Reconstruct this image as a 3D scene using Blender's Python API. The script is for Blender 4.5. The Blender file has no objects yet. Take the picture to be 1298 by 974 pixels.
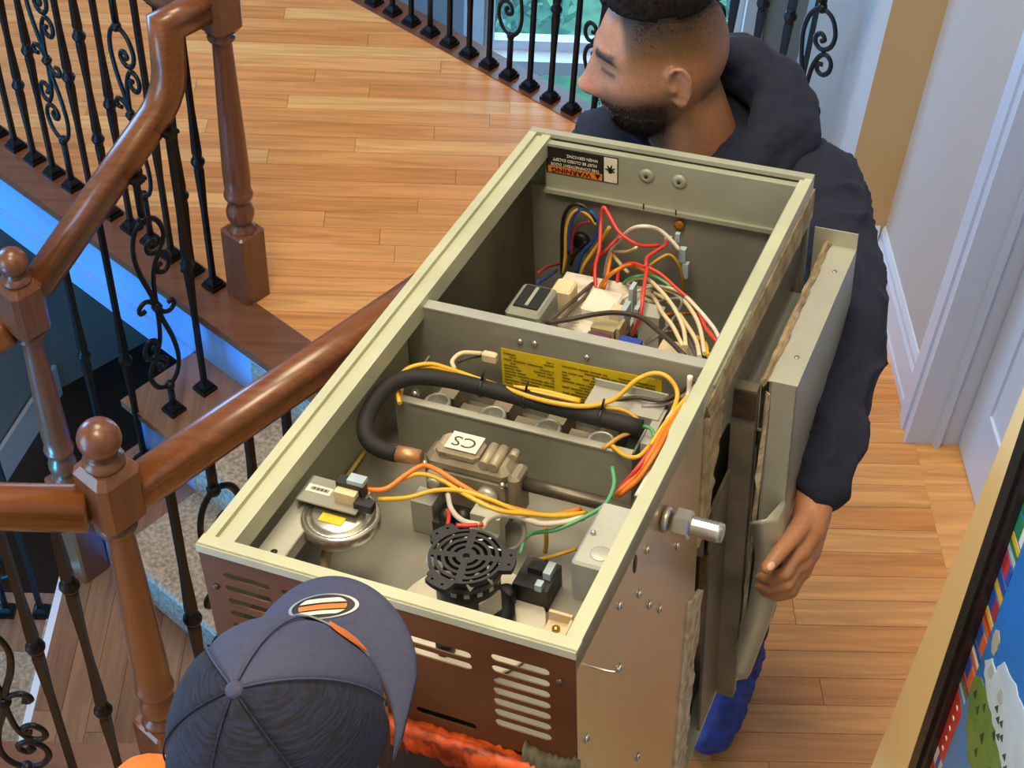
import bpy, bmesh, math, random
import numpy as np
from mathutils import Vector, Matrix, noise
random.seed(7)
SC = bpy.context.scene
COL = SC.collection
# ---------------------------------------------------------------- camera, world, lights, exposure
def make_camera():
    f = 1960.0
    pitch, roll, yaw = math.radians(45.77), math.radians(3.45), math.radians(2.71)
    F = Vector((math.sin(yaw)*math.cos(pitch), math.cos(yaw)*math.cos(pitch), -math.sin(pitch)))
    r = Vector((math.cos(yaw), -math.sin(yaw), 0)); u = r.cross(F)
    c, s = math.cos(roll), math.sin(roll)
    R = c*r + s*u; U = -s*r + c*u
    cd = bpy.data.cameras.new('camera'); cd.sensor_width = 36.0; cd.lens = 36.0*f/1298.0
    cd.clip_start = 0.05; cd.clip_end = 100
    co = bpy.data.objects.new('camera', cd); COL.objects.link(co)
    m = Matrix.Identity(4)
    for i in range(3):
        m[i][0] = R[i]; m[i][1] = U[i]; m[i][2] = -F[i]
    m[0][3], m[1][3], m[2][3] = 0.0, 0.0, 2.9
    co.matrix_world = m
    SC.camera = co
make_camera()
w = bpy.data.worlds.new('world'); SC.world = w; w.use_nodes = True
bg = w.node_tree.nodes['Background']
bg.inputs[0].default_value = (0.42, 0.70, 1.0, 1); bg.inputs[1].default_value = 7.0
SC.view_settings.view_transform = 'Standard'; SC.view_settings.look = 'None'
SC.view_settings.exposure = 0.0; SC.view_settings.gamma = 1.0
def area(name, loc, target, sx, sy, power, col):
    l = bpy.data.lights.new(name, 'AREA'); l.shape = 'RECTANGLE'; l.size = sx; l.size_y = sy
    l.energy = power; l.color = col
    o = bpy.data.objects.new(name, l); COL.objects.link(o); o.location = loc
    d = Vector(target) - Vector(loc); o.rotation_euler = d.to_track_quat('-Z', 'Y').to_euler()
    return o
# ceiling light over the landing, added fill lamp over the hallway, daylight through the foyer window on the left, daylight through the back window
area('lamp_landing', (-0.7, 3.1, 5.3), (0.0, 2.0, 0.3), 1.6, 1.6, 140, (1.0, 0.835, 0.57))
area('fill_hall', (-0.65, 0.35, 5.4), (0.3, 1.8, 0.3), 1.4, 1.4, 150, (1.0, 0.835, 0.57))
area('window_daylight_left_low', (-3.85, 0.1, -1.1), (-0.8, 3.2, -0.2), 1.6, 1.4, 520, (0.03, 0.42, 1.0))
area('window_daylight_left_high', (-3.85, 4.7, 1.5), (1.0, 2.8, 0.2), 1.5, 1.8, 150, (0.14, 0.48, 1.0))
area('window_daylight_back', (0.65, 5.9, -0.4), (0.2, 3.5, 0.3), 1.0, 1.2, 16, (0.35, 0.62, 1.0))

# ---------------------------------------------------------------- helpers
def srgb(h):
    if isinstance(h, str):
        h = h.lstrip('#'); v = [int(h[i:i+2], 16)/255 for i in (0, 2, 4)]
    else: v = [x/255 for x in h]
    return tuple((x/12.92 if x <= .04045 else ((x+.055)/1.055)**2.4) for x in v) + (1.0,)
MATS = {}
def mat(name, col, rough=.5, metal=0.0, var=.12, scale=20, bump=0.0, stretch=None, spec=.5, coat=0.0, col2=None, thr=None):
    if name in MATS: return MATS[name]
    m = bpy.data.materials.new(name); m.use_nodes = True; nt = m.node_tree; N = nt.nodes; L = nt.links
    b = N['Principled BSDF']
    c = srgb(col); c2 = srgb(col2) if col2 else tuple(max(0, x*(1-var*2)) for x in c[:3]) + (1,)
    tc = N.new('ShaderNodeTexCoord'); mp = N.new('ShaderNodeMapping'); L.new(tc.outputs['Object'], mp.inputs[0])
    if stretch: mp.inputs['Scale'].default_value = stretch
    nz = N.new('ShaderNodeTexNoise'); nz.inputs['Scale'].default_value = scale; nz.inputs['Detail'].default_value = 5
    L.new(mp.outputs[0], nz.inputs['Vector'])
    rp = N.new('ShaderNodeValToRGB'); rp.color_ramp.elements[0].color = c2; rp.color_ramp.elements[1].color = c
    a, z = thr if thr else (.3, .62)
    rp.color_ramp.elements[0].position = a; rp.color_ramp.elements[1].position = z
    L.new(nz.outputs[0], rp.inputs[0]); L.new(rp.outputs[0], b.inputs['Base Color'])
    b.inputs['Roughness'].default_value = rough; b.inputs['Metallic'].default_value = metal
    b.inputs['Specular IOR Level'].default_value = spec; b.inputs['Coat Weight'].default_value = coat
    b.inputs['Coat Roughness'].default_value = .12
    if bump:
        bp = N.new('ShaderNodeBump'); bp.inputs['Strength'].default_value = bump; bp.inputs['Distance'].default_value = .002
        L.new(nz.outputs[0], bp.inputs['Height']); L.new(bp.outputs[0], b.inputs['Normal'])
    MATS[name] = m; return m

class MB:
    def __init__(s): s.v = []; s.f = []; s.mi = []; s.sm = []
    def add(s, vs, fs, mi=0, smooth=False):
        n = len(s.v); s.v += [tuple(p) for p in vs]
        for f in fs: s.f.append(tuple(i+n for i in f)); s.mi.append(mi); s.sm.append(smooth)
        return s
    def box(s, lo, hi, mi=0, M=None):
        x0, y0, z0 = lo; x1, y1, z1 = hi
        vs = [Vector(p) for p in ((x0,y0,z0),(x1,y0,z0),(x1,y1,z0),(x0,y1,z0),(x0,y0,z1),(x1,y0,z1),(x1,y1,z1),(x0,y1,z1))]
        if M is not None: vs = [M @ p for p in vs]
        return s.add(vs, [(0,3,2,1),(4,5,6,7),(0,1,5,4),(1,2,6,5),(2,3,7,6),(3,0,4,7)], mi)
    def rbox(s, lo, hi, r=.004, mi=0, M=None):
        # box with chamfered vertical edges and a chamfered top
        x0, y0, z0 = lo; x1, y1, z1 = hi
        def ring(x0, y0, x1, y1, z, r): return [(x0+r,y0,z),(x1-r,y0,z),(x1,y0+r,z),(x1,y1-r,z),(x1-r,y1,z),(x0+r,y1,z),(x0,y1-r,z),(x0,y0+r,z)]
        rings = [ring(x0,y0,x1,y1,z0,r), ring(x0,y0,x1,y1,z1-r,r), ring(x0+r,y0+r,x1-r,y1-r,z1,r*.6)]
        vs = [Vector(p) for R in rings for p in R]
        if M is not None: vs = [M @ p for p in vs]
        fs = [tuple(range(7, -1, -1)), tuple(range(16, 24))]
        for k in (0, 8):
            for i in range(8): fs.append((k+i, k+(i+1) % 8, k+8+(i+1) % 8, k+8+i))
        return s.add(vs, fs, mi)
    def prism(s, poly, z0, z1, mi=0, M=None, smooth=False):
        n = len(poly); vs = [Vector((x, y, z0)) for x, y in poly] + [Vector((x, y, z1)) for x, y in poly]
        if M is not None: vs = [M @ p for p in vs]
        fs = [tuple(range(n-1, -1, -1)), tuple(range(n, 2*n))] + [(i, (i+1) % n, n+(i+1) % n, n+i) for i in range(n)]
        return s.add(vs, fs, mi, smooth)
    def tube(s, path, r, seg=8, mi=0, closed=False, rot=0.0, flat=None, up=None, smooth=True):
        P = [Vector(p) for p in path]; n = len(P)
        rs = r if isinstance(r, (list, tuple)) else [r]*n
        T = []
        for i in range(n):
            if closed: d = P[(i+1) % n]-P[i-1]
            else: d = P[min(i+1, n-1)]-P[max(i-1, 0)]
            T.append(d.normalized() if d.length > 1e-9 else Vector((0, 0, 1)))
        a = Vector(up) if up else (Vector((0,0,1)) if abs(T[0].z) < .9 else Vector((1,0,0)))
        vs = []
        nrm = (a - T[0]*a.dot(T[0])).normalized()
        for i in range(n):
            if up: nrm2 = Vector(up) - T[i]*Vector(up).dot(T[i])
            else: nrm2 = nrm - T[i]*nrm.dot(T[i])
            if nrm2.length > 1e-6: nrm = nrm2.normalized()
            b = T[i].cross(nrm)
            for k in range(seg):
                t = rot + 2*math.pi*k/seg
                ca, sa = math.cos(t), math.sin(t)
                if flat: ca *= flat[0]; sa *= flat[1]
                vs.append(P[i] + nrm*(rs[i]*ca) + b*(rs[i]*sa))
        fs = []
        m = n if closed else n-1
        for i in range(m):
            j = (i+1) % n
            for k in range(seg): fs.append((i*seg+k, i*seg+(k+1) % seg, j*seg+(k+1) % seg, j*seg+k))
        s.add(vs, fs, mi, smooth)
        if not closed:
            n0 = len(s.v)-len(vs)
            s.f.append(tuple(n0+k for k in range(seg-1, -1, -1))); s.mi.append(mi); s.sm.append(False)
            s.f.append(tuple(n0+(n-1)*seg+k for k in range(seg))); s.mi.append(mi); s.sm.append(False)
        return s
    def lathe(s, prof, seg=20, M=None, mi=0, smooth=True, sq=None):
        # prof: list of (r, z); axis = local z
        vs = []
        for r, z in prof:
            for k in range(seg):
                t = 2*math.pi*k/seg; vs.append(Vector((r*math.cos(t), r*math.sin(t), z)))
        if M is not None: vs = [M @ p for p in vs]
        fs = []
        for i in range(len(prof)-1):
            for k in range(seg): fs.append((i*seg+k, i*seg+(k+1) % seg, (i+1)*seg+(k+1) % seg, (i+1)*seg+k))
        fs.append(tuple(range(seg-1, -1, -1))); n = (len(prof)-1)*seg; fs.append(tuple(range(n, n+seg)))
        return s.add(vs, fs, mi, smooth)
    def ball(s, c, r, seg=12, rings=8, mi=0):
        r = (r, r, r) if not isinstance(r, (tuple, list)) else r
        vs = [Vector((c[0], c[1], c[2]+r[2]))]
        for i in range(1, rings):
            t = math.pi*i/rings
            for k in range(seg):
                p = 2*math.pi*k/seg; vs.append(Vector((c[0]+r[0]*math.sin(t)*math.cos(p), c[1]+r[1]*math.sin(t)*math.sin(p), c[2]+r[2]*math.cos(t))))
        vs.append(Vector((c[0], c[1], c[2]-r[2]))); e = len(vs)-1
        fs = [(0, 1+k, 1+(k+1) % seg) for k in range(seg)]
        for i in range(rings-2):
            for k in range(seg): fs.append((1+i*seg+k, 1+(i+1)*seg+k, 1+(i+1)*seg+(k+1) % seg, 1+i*seg+(k+1) % seg))
        b = 1+(rings-2)*seg
        fs += [(b+k, e, b+(k+1) % seg) for k in range(seg)]
        return s.add(vs, fs, mi, True)
    def quad(s, a, b, c, d, mi=0): return s.add([a, b, c, d], [(0,1,2,3)], mi)
    def slab(s, pts, t, mi=0):
        # sheet of thickness t over a planar polygon of 3-D points
        P = [Vector(p) for p in pts]; n = (P[1]-P[0]).cross(P[2]-P[0]).normalized()*t; k = len(P)
        return s.add(P + [p-n for p in P], [tuple(range(k)), tuple(range(2*k-1, k-1, -1))] + [(i, k+i, k+(i+1) % k, (i+1) % k) for i in range(k)], mi)
    def build(s, name, mats, parent=None):
        me = bpy.data.meshes.new(name); me.from_pydata(s.v, [], s.f)
        for m in (mats if isinstance(mats, (list, tuple)) else [mats]): me.materials.append(m)
        me.polygons.foreach_set('material_index', s.mi); me.polygons.foreach_set('use_smooth', s.sm)
        me.update()
        bm = bmesh.new(); bm.from_mesh(me); bmesh.ops.recalc_face_normals(bm, faces=bm.faces); bm.to_mesh(me); bm.free()
        o = bpy.data.objects.new(name, me); COL.objects.link(o)
        if parent is not None: o.parent = parent
        return o
def tag(o, label=None, cat=None, group=None, kind=None):
    if label: o['label'] = label
    if cat: o['category'] = cat
    if group: o['group'] = group
    if kind: o['kind'] = kind
    return o
def empty(name, loc=(0,0,0), rot=None):
    o = bpy.data.objects.new(name, None); COL.objects.link(o); o.empty_display_size = .05
    if rot is not None: o.matrix_world = rot
    else: o.location = loc
    return o
def dup(o, parent=None, loc=None):
    c = o.copy(); COL.objects.link(c)
    if parent is not None: c.parent = parent
    if loc is not None: c.location = loc
    for ch in list(o.children): dup(ch, c)
    return c
def spline(pts, n=6, closed=False):
    P = [Vector(p) for p in pts]; out = []; m = len(P)
    for i in range(m if closed else m-1):
        p0 = P[i-1] if (closed or i > 0) else P[0]*2-P[1]; p1 = P[i]; p2 = P[(i+1) % m]
        p3 = P[(i+2) % m] if (closed or i < m-2) else P[-1]*2-P[-2]
        for k in range(n):
            t = k/n
            out.append(.5*((2*p1)+(p2-p0)*t+(2*p0-5*p1+4*p2-p3)*t*t+(3*p1-p0-3*p2+p3)*t**3))
    if not closed: out.append(P[-1])
    return out
def M_axes(o, x, y, z):
    m = Matrix.Identity(4)
    for i in range(3): m[i][0] = x[i]; m[i][1] = y[i]; m[i][2] = z[i]; m[i][3] = o[i]
    return m
def M_to(o, zdir, xhint=(1,0,0)):
    z = Vector(zdir).normalized(); x = Vector(xhint); x = (x - z*x.dot(z))
    if x.length < 1e-4: x = Vector((0,1,0)) - z*z.y
    x.normalize(); return M_axes(o, x, z.cross(x), z)
def curve_mesh(cu):
    tmp = bpy.data.objects.new('tmp', cu); COL.objects.link(tmp)
    dg = bpy.context.evaluated_depsgraph_get(); me = bpy.data.meshes.new_from_object(tmp.evaluated_get(dg))
    bpy.data.objects.remove(tmp); bpy.data.curves.remove(cu); return me
def plate(name, outer, holes, t, m, parent=None, M=None):
    # flat plate with real holes; polygon in local xy, thickness t along z (centred)
    cu = bpy.data.curves.new(name, 'CURVE'); cu.dimensions = '2D'; cu.fill_mode = 'BOTH'; cu.extrude = t/2
    for poly in [outer]+holes:
        s = cu.splines.new('POLY'); s.points.add(len(poly)-1)
        for p, q in zip(s.points, poly): p.co = (q[0], q[1], 0, 1)
        s.use_cyclic_u = True
    me = curve_mesh(cu)
    if M is not None: me.transform(M)
    me.materials.clear(); me.materials.append(m)
    for p in me.polygons: p.use_smooth = False
    o = bpy.data.objects.new(name, me); COL.objects.link(o)
    if parent is not None: o.parent = parent
    return o
def text(name, body, size, m, parent, M, ext=.0003, sx=1.0, bold=0.0):
    cu = bpy.data.curves.new(name, 'FONT'); cu.body = body; cu.size = size; cu.extrude = ext; cu.align_x = 'CENTER'; cu.align_y = 'CENTER'
    cu.offset = bold; cu.resolution_u = 3
    me = curve_mesh(cu); me.transform(Matrix.Diagonal((sx, 1, 1, 1))); me.transform(M)
    me.materials.clear(); me.materials.append(m)
    o = bpy.data.objects.new(name, me); COL.objects.link(o)
    if parent is not None: o.parent = parent
    return o
def stadium(x0, x1, y0, y1, n=5):
    r = (y1-y0)/2; cy = (y0+y1)/2; P = []
    for k in range(n+1): t = -math.pi/2+math.pi*k/n; P.append((x1-r+r*math.cos(t), cy+r*math.sin(t)))
    for k in range(n+1): t = math.pi/2+math.pi*k/n; P.append((x0+r+r*math.cos(t), cy+r*math.sin(t)))
    return P
def organic(name, prims, voxel, m, parent=None, smooth=4, func=None, color=None):
    # one continuous surface from overlapping tapered limbs and ellipsoids
    mb = MB()
    for p in prims:
        if p[0] == 'cap':
            _, a, ra, b, rb = p; a = Vector(a); b = Vector(b); k = 8
            d = (b-a); path = []; rr = []
            dn = d.normalized()
            for i in range(5): t = math.pi/2*(1-i/4*.98); path.append(a-dn*ra*math.sin(t)); rr.append(max(ra*math.cos(t), ra*.05))
            for i in range(1, k): path.append(a+d*i/k); rr.append(ra+(rb-ra)*i/k)
            for i in range(5): t = math.pi/2*(i/4*.98); path.append(b+dn*rb*math.sin(t)); rr.append(max(rb*math.cos(t), rb*.05))
            mb.tube(path, rr, 16)
        elif p[0] == 'ell':
            _, c, r, R = p; n0 = len(mb.v); mb.ball((0,0,0), r, 24, 16)
            for i in range(n0, len(mb.v)):
                q = Vector(mb.v[i]); q = (R @ q if R is not None else q)+Vector(c); mb.v[i] = tuple(q)
        elif p[0] == 'mesh':
            mb.add(p[1], p[2])
    me = bpy.data.meshes.new(name+'_base'); me.from_pydata(mb.v, [], mb.f); me.update()
    o = bpy.data.objects.new(name, me); COL.objects.link(o)
    r = o.modifiers.new('r', 'REMESH'); r.mode = 'VOXEL'; r.voxel_size = voxel
    if smooth:
        s = o.modifiers.new('s', 'SMOOTH'); s.factor = .5; s.iterations = smooth
    dg = bpy.context.evaluated_depsgraph_get(); me2 = bpy.data.meshes.new_from_object(o.evaluated_get(dg))
    o.modifiers.clear(); o.data = me2; me2.name = name; bpy.data.meshes.remove(me)
    if func:
        n = len(me2.vertices); co = np.empty(n*3, np.float32); me2.vertices.foreach_get('co', co)
        no = np.empty(n*3, np.float32); me2.vertices.foreach_get('normal', no)
        co = co.reshape(-1, 3); no = no.reshape(-1, 3); co = func(co, no); me2.vertices.foreach_set('co', co.astype(np.float32).ravel())
    if color:
        n = len(me2.vertices); co = np.empty(n*3, np.float32); me2.vertices.foreach_get('co', co)
        cl = color(co.reshape(-1, 3)); at = me2.color_attributes.new('tone', 'FLOAT_COLOR', 'POINT')
        at.data.foreach_set('color', np.concatenate([cl, np.ones((n, 1))], 1).astype(np.float32).ravel())
    me2.materials.clear(); me2.materials.append(m)
    me2.polygons.foreach_set('use_smooth', [True]*len(me2.polygons)); me2.update()
    if parent is not None: o.parent = parent
    return o
def sweep(mb, path, prof, mi=0, up=(0,0,1), smooth=True):
    P = [Vector(p) for p in path]; n = len(P); k = len(prof); vs = []; nrm = Vector(up)
    for i in range(n):
        t = ((P[min(i+1, n-1)]-P[i]).normalized()+(P[i]-P[max(i-1, 0)]).normalized()).normalized()
        nrm = (nrm - t*nrm.dot(t)).normalized(); b = t.cross(nrm)
        sc = 1.0
        if 0 < i < n-1:
            d1 = (P[i]-P[i-1]).normalized(); d2 = (P[i+1]-P[i]).normalized(); sc = 1/max(.6, math.sqrt((1+d1.dot(d2))/2))
        for x, y in prof: vs.append(P[i]+b*x+nrm*(y*sc))
    fs = []
    for i in range(n-1):
        for j in range(k): fs.append((i*k+j, i*k+(j+1) % k, (i+1)*k+(j+1) % k, (i+1)*k+j))
    fs += [tuple(range(k-1, -1, -1)), tuple((n-1)*k+j for j in range(k))]
    mb.add(vs, fs, mi, smooth); return mb

# ---------------------------------------------------------------- materials of the house
def wood_mat(name, cols, rough=.32, gx=(2.2, 38, 38), coat=.25, dark=.62, along='x'):
    m = bpy.data.materials.new(name); m.use_nodes = True; nt = m.node_tree; N = nt.nodes; L = nt.links; b = N['Principled BSDF']
    tc = N.new('ShaderNodeTexCoord'); oi = N.new('ShaderNodeObjectInfo')
    off = N.new('ShaderNodeVectorMath'); off.operation = 'SCALE'; off.inputs[0].default_value = (37, 11, 5); L.new(oi.outputs['Random'], off.inputs['Scale'])
    ad = N.new('ShaderNodeVectorMath'); L.new(tc.outputs['Object'], ad.inputs[0]); L.new(off.outputs[0], ad.inputs[1])
    mp = N.new('ShaderNodeMapping'); L.new(ad.outputs[0], mp.inputs[0])
    s = gx if along == 'x' else (gx[1], gx[0], gx[2]) if along == 'y' else (gx[1], gx[2], gx[0])
    mp.inputs['Scale'].default_value = s
    nz = N.new('ShaderNodeTexNoise'); nz.inputs['Scale'].default_value = 1.0; nz.inputs['Detail'].default_value = 6; nz.inputs['Distortion'].default_value = 1.2; L.new(mp.outputs[0], nz.inputs['Vector'])
    rp = N.new('ShaderNodeValToRGB'); e = rp.color_ramp.elements; e[0].position = 0; e[1].position = 1; e[0].color = srgb(cols[0]); e[1].color = srgb(cols[-1])
    for i, c in enumerate(cols[1:-1]): q = e.new((i+1)/(len(cols)-1)); q.color = srgb(c)
    L.new(oi.outputs['Random'], rp.inputs[0])
    gr = N.new('ShaderNodeValToRGB'); gr.color_ramp.elements[0].position = .32; gr.color_ramp.elements[1].position = .62
    gr.color_ramp.elements[0].color = (dark, dark*.92, dark*.82, 1); gr.color_ramp.elements[1].color = (1, 1, 1, 1); L.new(nz.outputs[0], gr.inputs[0])
    mx = N.new('ShaderNodeMix'); mx.data_type = 'RGBA'; mx.blend_type = 'MULTIPLY'; mx.inputs['Factor'].default_value = .8
    L.new(rp.outputs[0], mx.inputs['A']); L.new(gr.outputs[0], mx.inputs['B']); L.new(mx.outputs['Result'], b.inputs['Base Color'])
    b.inputs['Roughness'].default_value = rough; b.inputs['Coat Weight'].default_value = coat; b.inputs['Coat Roughness'].default_value = .2
    MATS[name] = m; return m
OAK = wood_mat('oak_floor', ['#d08e4d', '#d89959', '#cf8b4b', '#dea565', '#c88242', '#d59352', '#e0ab6b', '#cb8748'], .38)
OAKD = wood_mat('oak_floor_stained', ['#80604a', '#745440', '#88684f', '#785844'], .25, coat=.6, along='y')
NOSE = wood_mat('stained_nosing', ['#6a402b', '#70452e'], .3, gx=(3, 30, 30), coat=.4)
RAIL = wood_mat('stained_oak_rail', ['#7a4823', '#80491f'], .3, gx=(4, 60, 60), coat=.35, dark=.6)
POST = wood_mat('stained_oak_post', ['#6c402a', '#74472d'], .32, gx=(4, 55, 55), coat=.3, along='z', dark=.72)
IRON = mat('black_iron', '#1c1d1f', .42, .6, .2, 60)
WHITE = mat('white_gloss_paint', '#cfd2d6', .35, 0, .02, 3)
DAYBLUE = mat('white_paint_blue_daylight', '#73a2dc', .45, 0, .03, 3)  # white paint with the blue daylight put into its colour
WHITEB = mat('white_gloss_daylight_tint', '#c3d0e8', .3, 0, .02, 3)  # white door and trim, blue daylight tint put into the colour
WALLW = mat('pale_grey_wall_paint', '#b3afae', .75, 0, .04, 1.2)
WALLT = mat('tan_wall_paint', '#bd9c6a', .75, 0, .04, 1.5)
WALLY = mat('cream_yellow_wall_paint', '#f2d498', .7, 0, .03, 2)
WALLG = mat('grey_wall_paint', '#8b9090', .8, 0, .05, 2)
DARKG = mat('charcoal_panel_paint', '#3c4442', .6, 0, .1, 4)
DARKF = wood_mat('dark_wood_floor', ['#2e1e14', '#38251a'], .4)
CARPET = mat('beige_carpet', '#a08f7c', .95, 0, .28, 90, .8, col2='#6f6559', thr=(.35, .65))
CEIL = mat('ceiling_paint', '#e8e4dc', .9, 0, .02, 2)

# ---------------------------------------------------------------- the diagonal frame of the balcony and stairs
AZ = math.radians(-48.45)
DV = Vector((math.sin(AZ), math.cos(AZ), 0)); NV = Vector((-DV.y, DV.x, 0)); P0 = Vector((-.5975, 3.196, 0)); UP = Vector((0, 0, 1))
def W(s, d, z=0.0): return P0 + NV*s + DV*d + UP*z
def SD(p): q = Vector((p[0], p[1], 0))-P0; return q.dot(NV), q.dot(DV)
def clip(poly, planes):
    # planes: (n, c): keep n.p <= c
    for (nx, ny), c in planes:
        out = []; k = len(poly)
        for i in range(k):
            a, b = poly[i], poly[(i+1) % k]; fa = a[0]*nx+a[1]*ny-c; fb = b[0]*nx+b[1]*ny-c
            if fa <= 0: out.append(a)
            if (fa < 0 < fb) or (fb < 0 < fa): t = fa/(fa-fb); out.append((a[0]+(b[0]-a[0])*t, a[1]+(b[1]-a[1])*t))
        poly = out
        if len(poly) < 3: return []
    return poly
def area2(p): return abs(sum(p[i][0]*p[(i+1) % len(p)][1]-p[(i+1) % len(p)][0]*p[i][1] for i in range(len(p))))/2
pN, pD = P0.dot(NV), P0.dot(DV)
sLE = lambda v: ((NV.x, NV.y), v+pN)
sGE = lambda v: ((-NV.x, -NV.y), -v-pN)
dLE = lambda v: ((DV.x, DV.y), v+pD)
dGE = lambda v: ((-DV.x, -DV.y), -v-pD)
REG = [[sLE(.05), sGE(-1.197), ((1, 0), 1.165), dLE(2.6)],
       [sLE(-1.197), dLE(-1.03), ((1, 0), 1.165), ((0, 1), 3.311)],
       [sGE(.05), dLE(-1.1), ((1, 0), 1.165), ((0, -1), .6)],
       [sGE(.05), dGE(-1.1), ((0, 1), 1.58), ((-1, 0), 2.6), ((0, -1), .6)]]  # hall floor carried further left, out of view, to block the low blue light
big = [(-4, -3), (4, -3), (4, 8), (-4, 8)]
def S(name, mb, m, parent=None):
    o = mb.build(name, m, parent)
    if parent is None: o['kind'] = 'structure'
    return o
mb = MB()
for r in REG: mb.prism(clip(big, r), -.25, -.013)
floor = S('floor', mb, NOSE)
PW = .0714
rng = random.Random(3); npl = 0
planks = []
for row in range(-2, 68):
    y0 = .5745+(row)*PW; x = -2.6+rng.uniform(-.6, 0)
    while x < 1.2:
        ln = rng.choice((.38, .55, .7, .85, 1.0, 1.25)); pieces = []
        for r in REG:
            q = clip([(x+.0006, y0+.0006), (x+ln-.0006, y0+.0006), (x+ln-.0006, y0+PW-.0006), (x+.0006, y0+PW-.0006)], r)
            if q and area2(q) > 1e-6: pieces.append(q)
        if pieces: planks.append((sum(area2(q) for q in pieces), pieces))
        x += ln
planks.sort(key=lambda t: -t[0]); 
for a, pieces in planks[:300]:
    mb = MB()
    for q in pieces: mb.prism(q, -.013, 0)
    mb.build('plank', OAK, floor)
if len(planks) > 300:
    mb = MB()
    for a, pieces in planks[300:]:
        for q in pieces: mb.prism(q, -.013, 0)
    tag(mb.build('short_planks', OAK, floor), kind='stuff')
# nosing boards round the stairwell and along the far balcony edge
def board(mb, a, b, c, d, z0, z1):
    mb.prism([(p.x, p.y) for p in (a, b, c, d)], z0, z1); return mb
mb = MB()
board(mb, W(.05, 2.6), W(.19, 2.6), W(.19, -1.0), W(.05, -1.0), -.025, .004)
nb = W(0, 0); 
def at_y(d, y):  # point on line D=d with given world y
    s = (y - (P0+DV*d).y)/NV.y; return P0+NV*s+DV*d
board(mb, W(.05, -1.1), W(.05, -1.0), at_y(-1.0, 1.73), at_y(-1.1, 1.58), -.025, .004)
a = at_y(-1.0, 1.73); b = at_y(-1.1, 1.58)
mb.prism([(a.x, a.y), (b.x, b.y), (-2.6, 1.58), (-2.6, 1.73)], -.025, .004)
S('trim_1', mb, NOSE)
mb = MB(); board(mb, W(-1.197, 2.6), W(-1.197, -1.03), W(-1.31, -1.02), W(-1.31, 2.6), -.025, .004); S('trim_2', mb, NOSE)
# white fascia under the balcony edge, with a bottom moulding
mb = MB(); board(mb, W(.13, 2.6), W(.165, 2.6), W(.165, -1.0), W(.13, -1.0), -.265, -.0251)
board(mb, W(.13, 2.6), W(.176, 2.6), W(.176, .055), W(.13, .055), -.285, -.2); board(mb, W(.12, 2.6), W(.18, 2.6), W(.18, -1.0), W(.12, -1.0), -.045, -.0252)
S('trim_3', mb, DAYBLUE)
mb = MB(); board(mb, W(-1.22, 2.6), W(-1.22, -.7), W(-1.29, -.7), W(-1.29, 2.6), -.265, -.0251); S('trim_4', mb, WHITE)
# walls round the stairwell
def wall(name, a, b, z0, z1, t, m):
    a = Vector((a[0], a[1], 0)); b = Vector((b[0], b[1], 0)); n = (b-a).normalized(); n = Vector((n.y, -n.x, 0))*t
    mb = MB(); mb.prism([(p.x, p.y) for p in (a, b, b+n, a+n)], z0, z1); return S(name, mb, m)
q = at_y(-1.0, 1.73)
wall('wall_stair_side', W(.19, -1.02), (q.x, q.y), -2.75, -.026, .04, WHITE)
wall('wall_stair_near', (-1.12, 1.71), (q.x-.02, 1.71), -2.75, -.026, .04, WALLW)
# middle landing of stained oak, planks along y
LP = [(-1.096, 1.74), (-1.096, 2.70), (-1.0, 2.70), tuple(W(.66, -.0)[:2]), tuple(W(.66, -1.02)[:2]), (q.x, q.y+.02)]
LREG = [((-1, 0), 1.08), ((0, 1), 2.70), sGE(.65), dGE(-1.015), ((0, -1), -1.745)]
lp = clip(big, LREG)
mb = MB(); mb.prism(lp, -.75, -.613); mid = S('floor_landing', mb, NOSE)
x = -1.08; i = 0
while x < 0.0:
    y = 1.6-rng.uniform(0, .5)
    while y < 2.8:
        ln = rng.choice((.5, .7, .9)); g = clip([(x+.0006, y), (x+PW-.0006, y), (x+PW-.0006, y+ln-.001), (x+.0006, y+ln-.001)], LREG)
        if g and area2(g) > 2e-4: m2 = MB(); m2.prism(g, -.613, -.6); m2.build('plank', OAKD, mid)
        y += ln
    x += PW
mb = MB(); mb.box((-1.1, 1.74, -.626), (-1.08, 2.70, -.599)); S('trim_5', mb, WHITEB)
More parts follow.
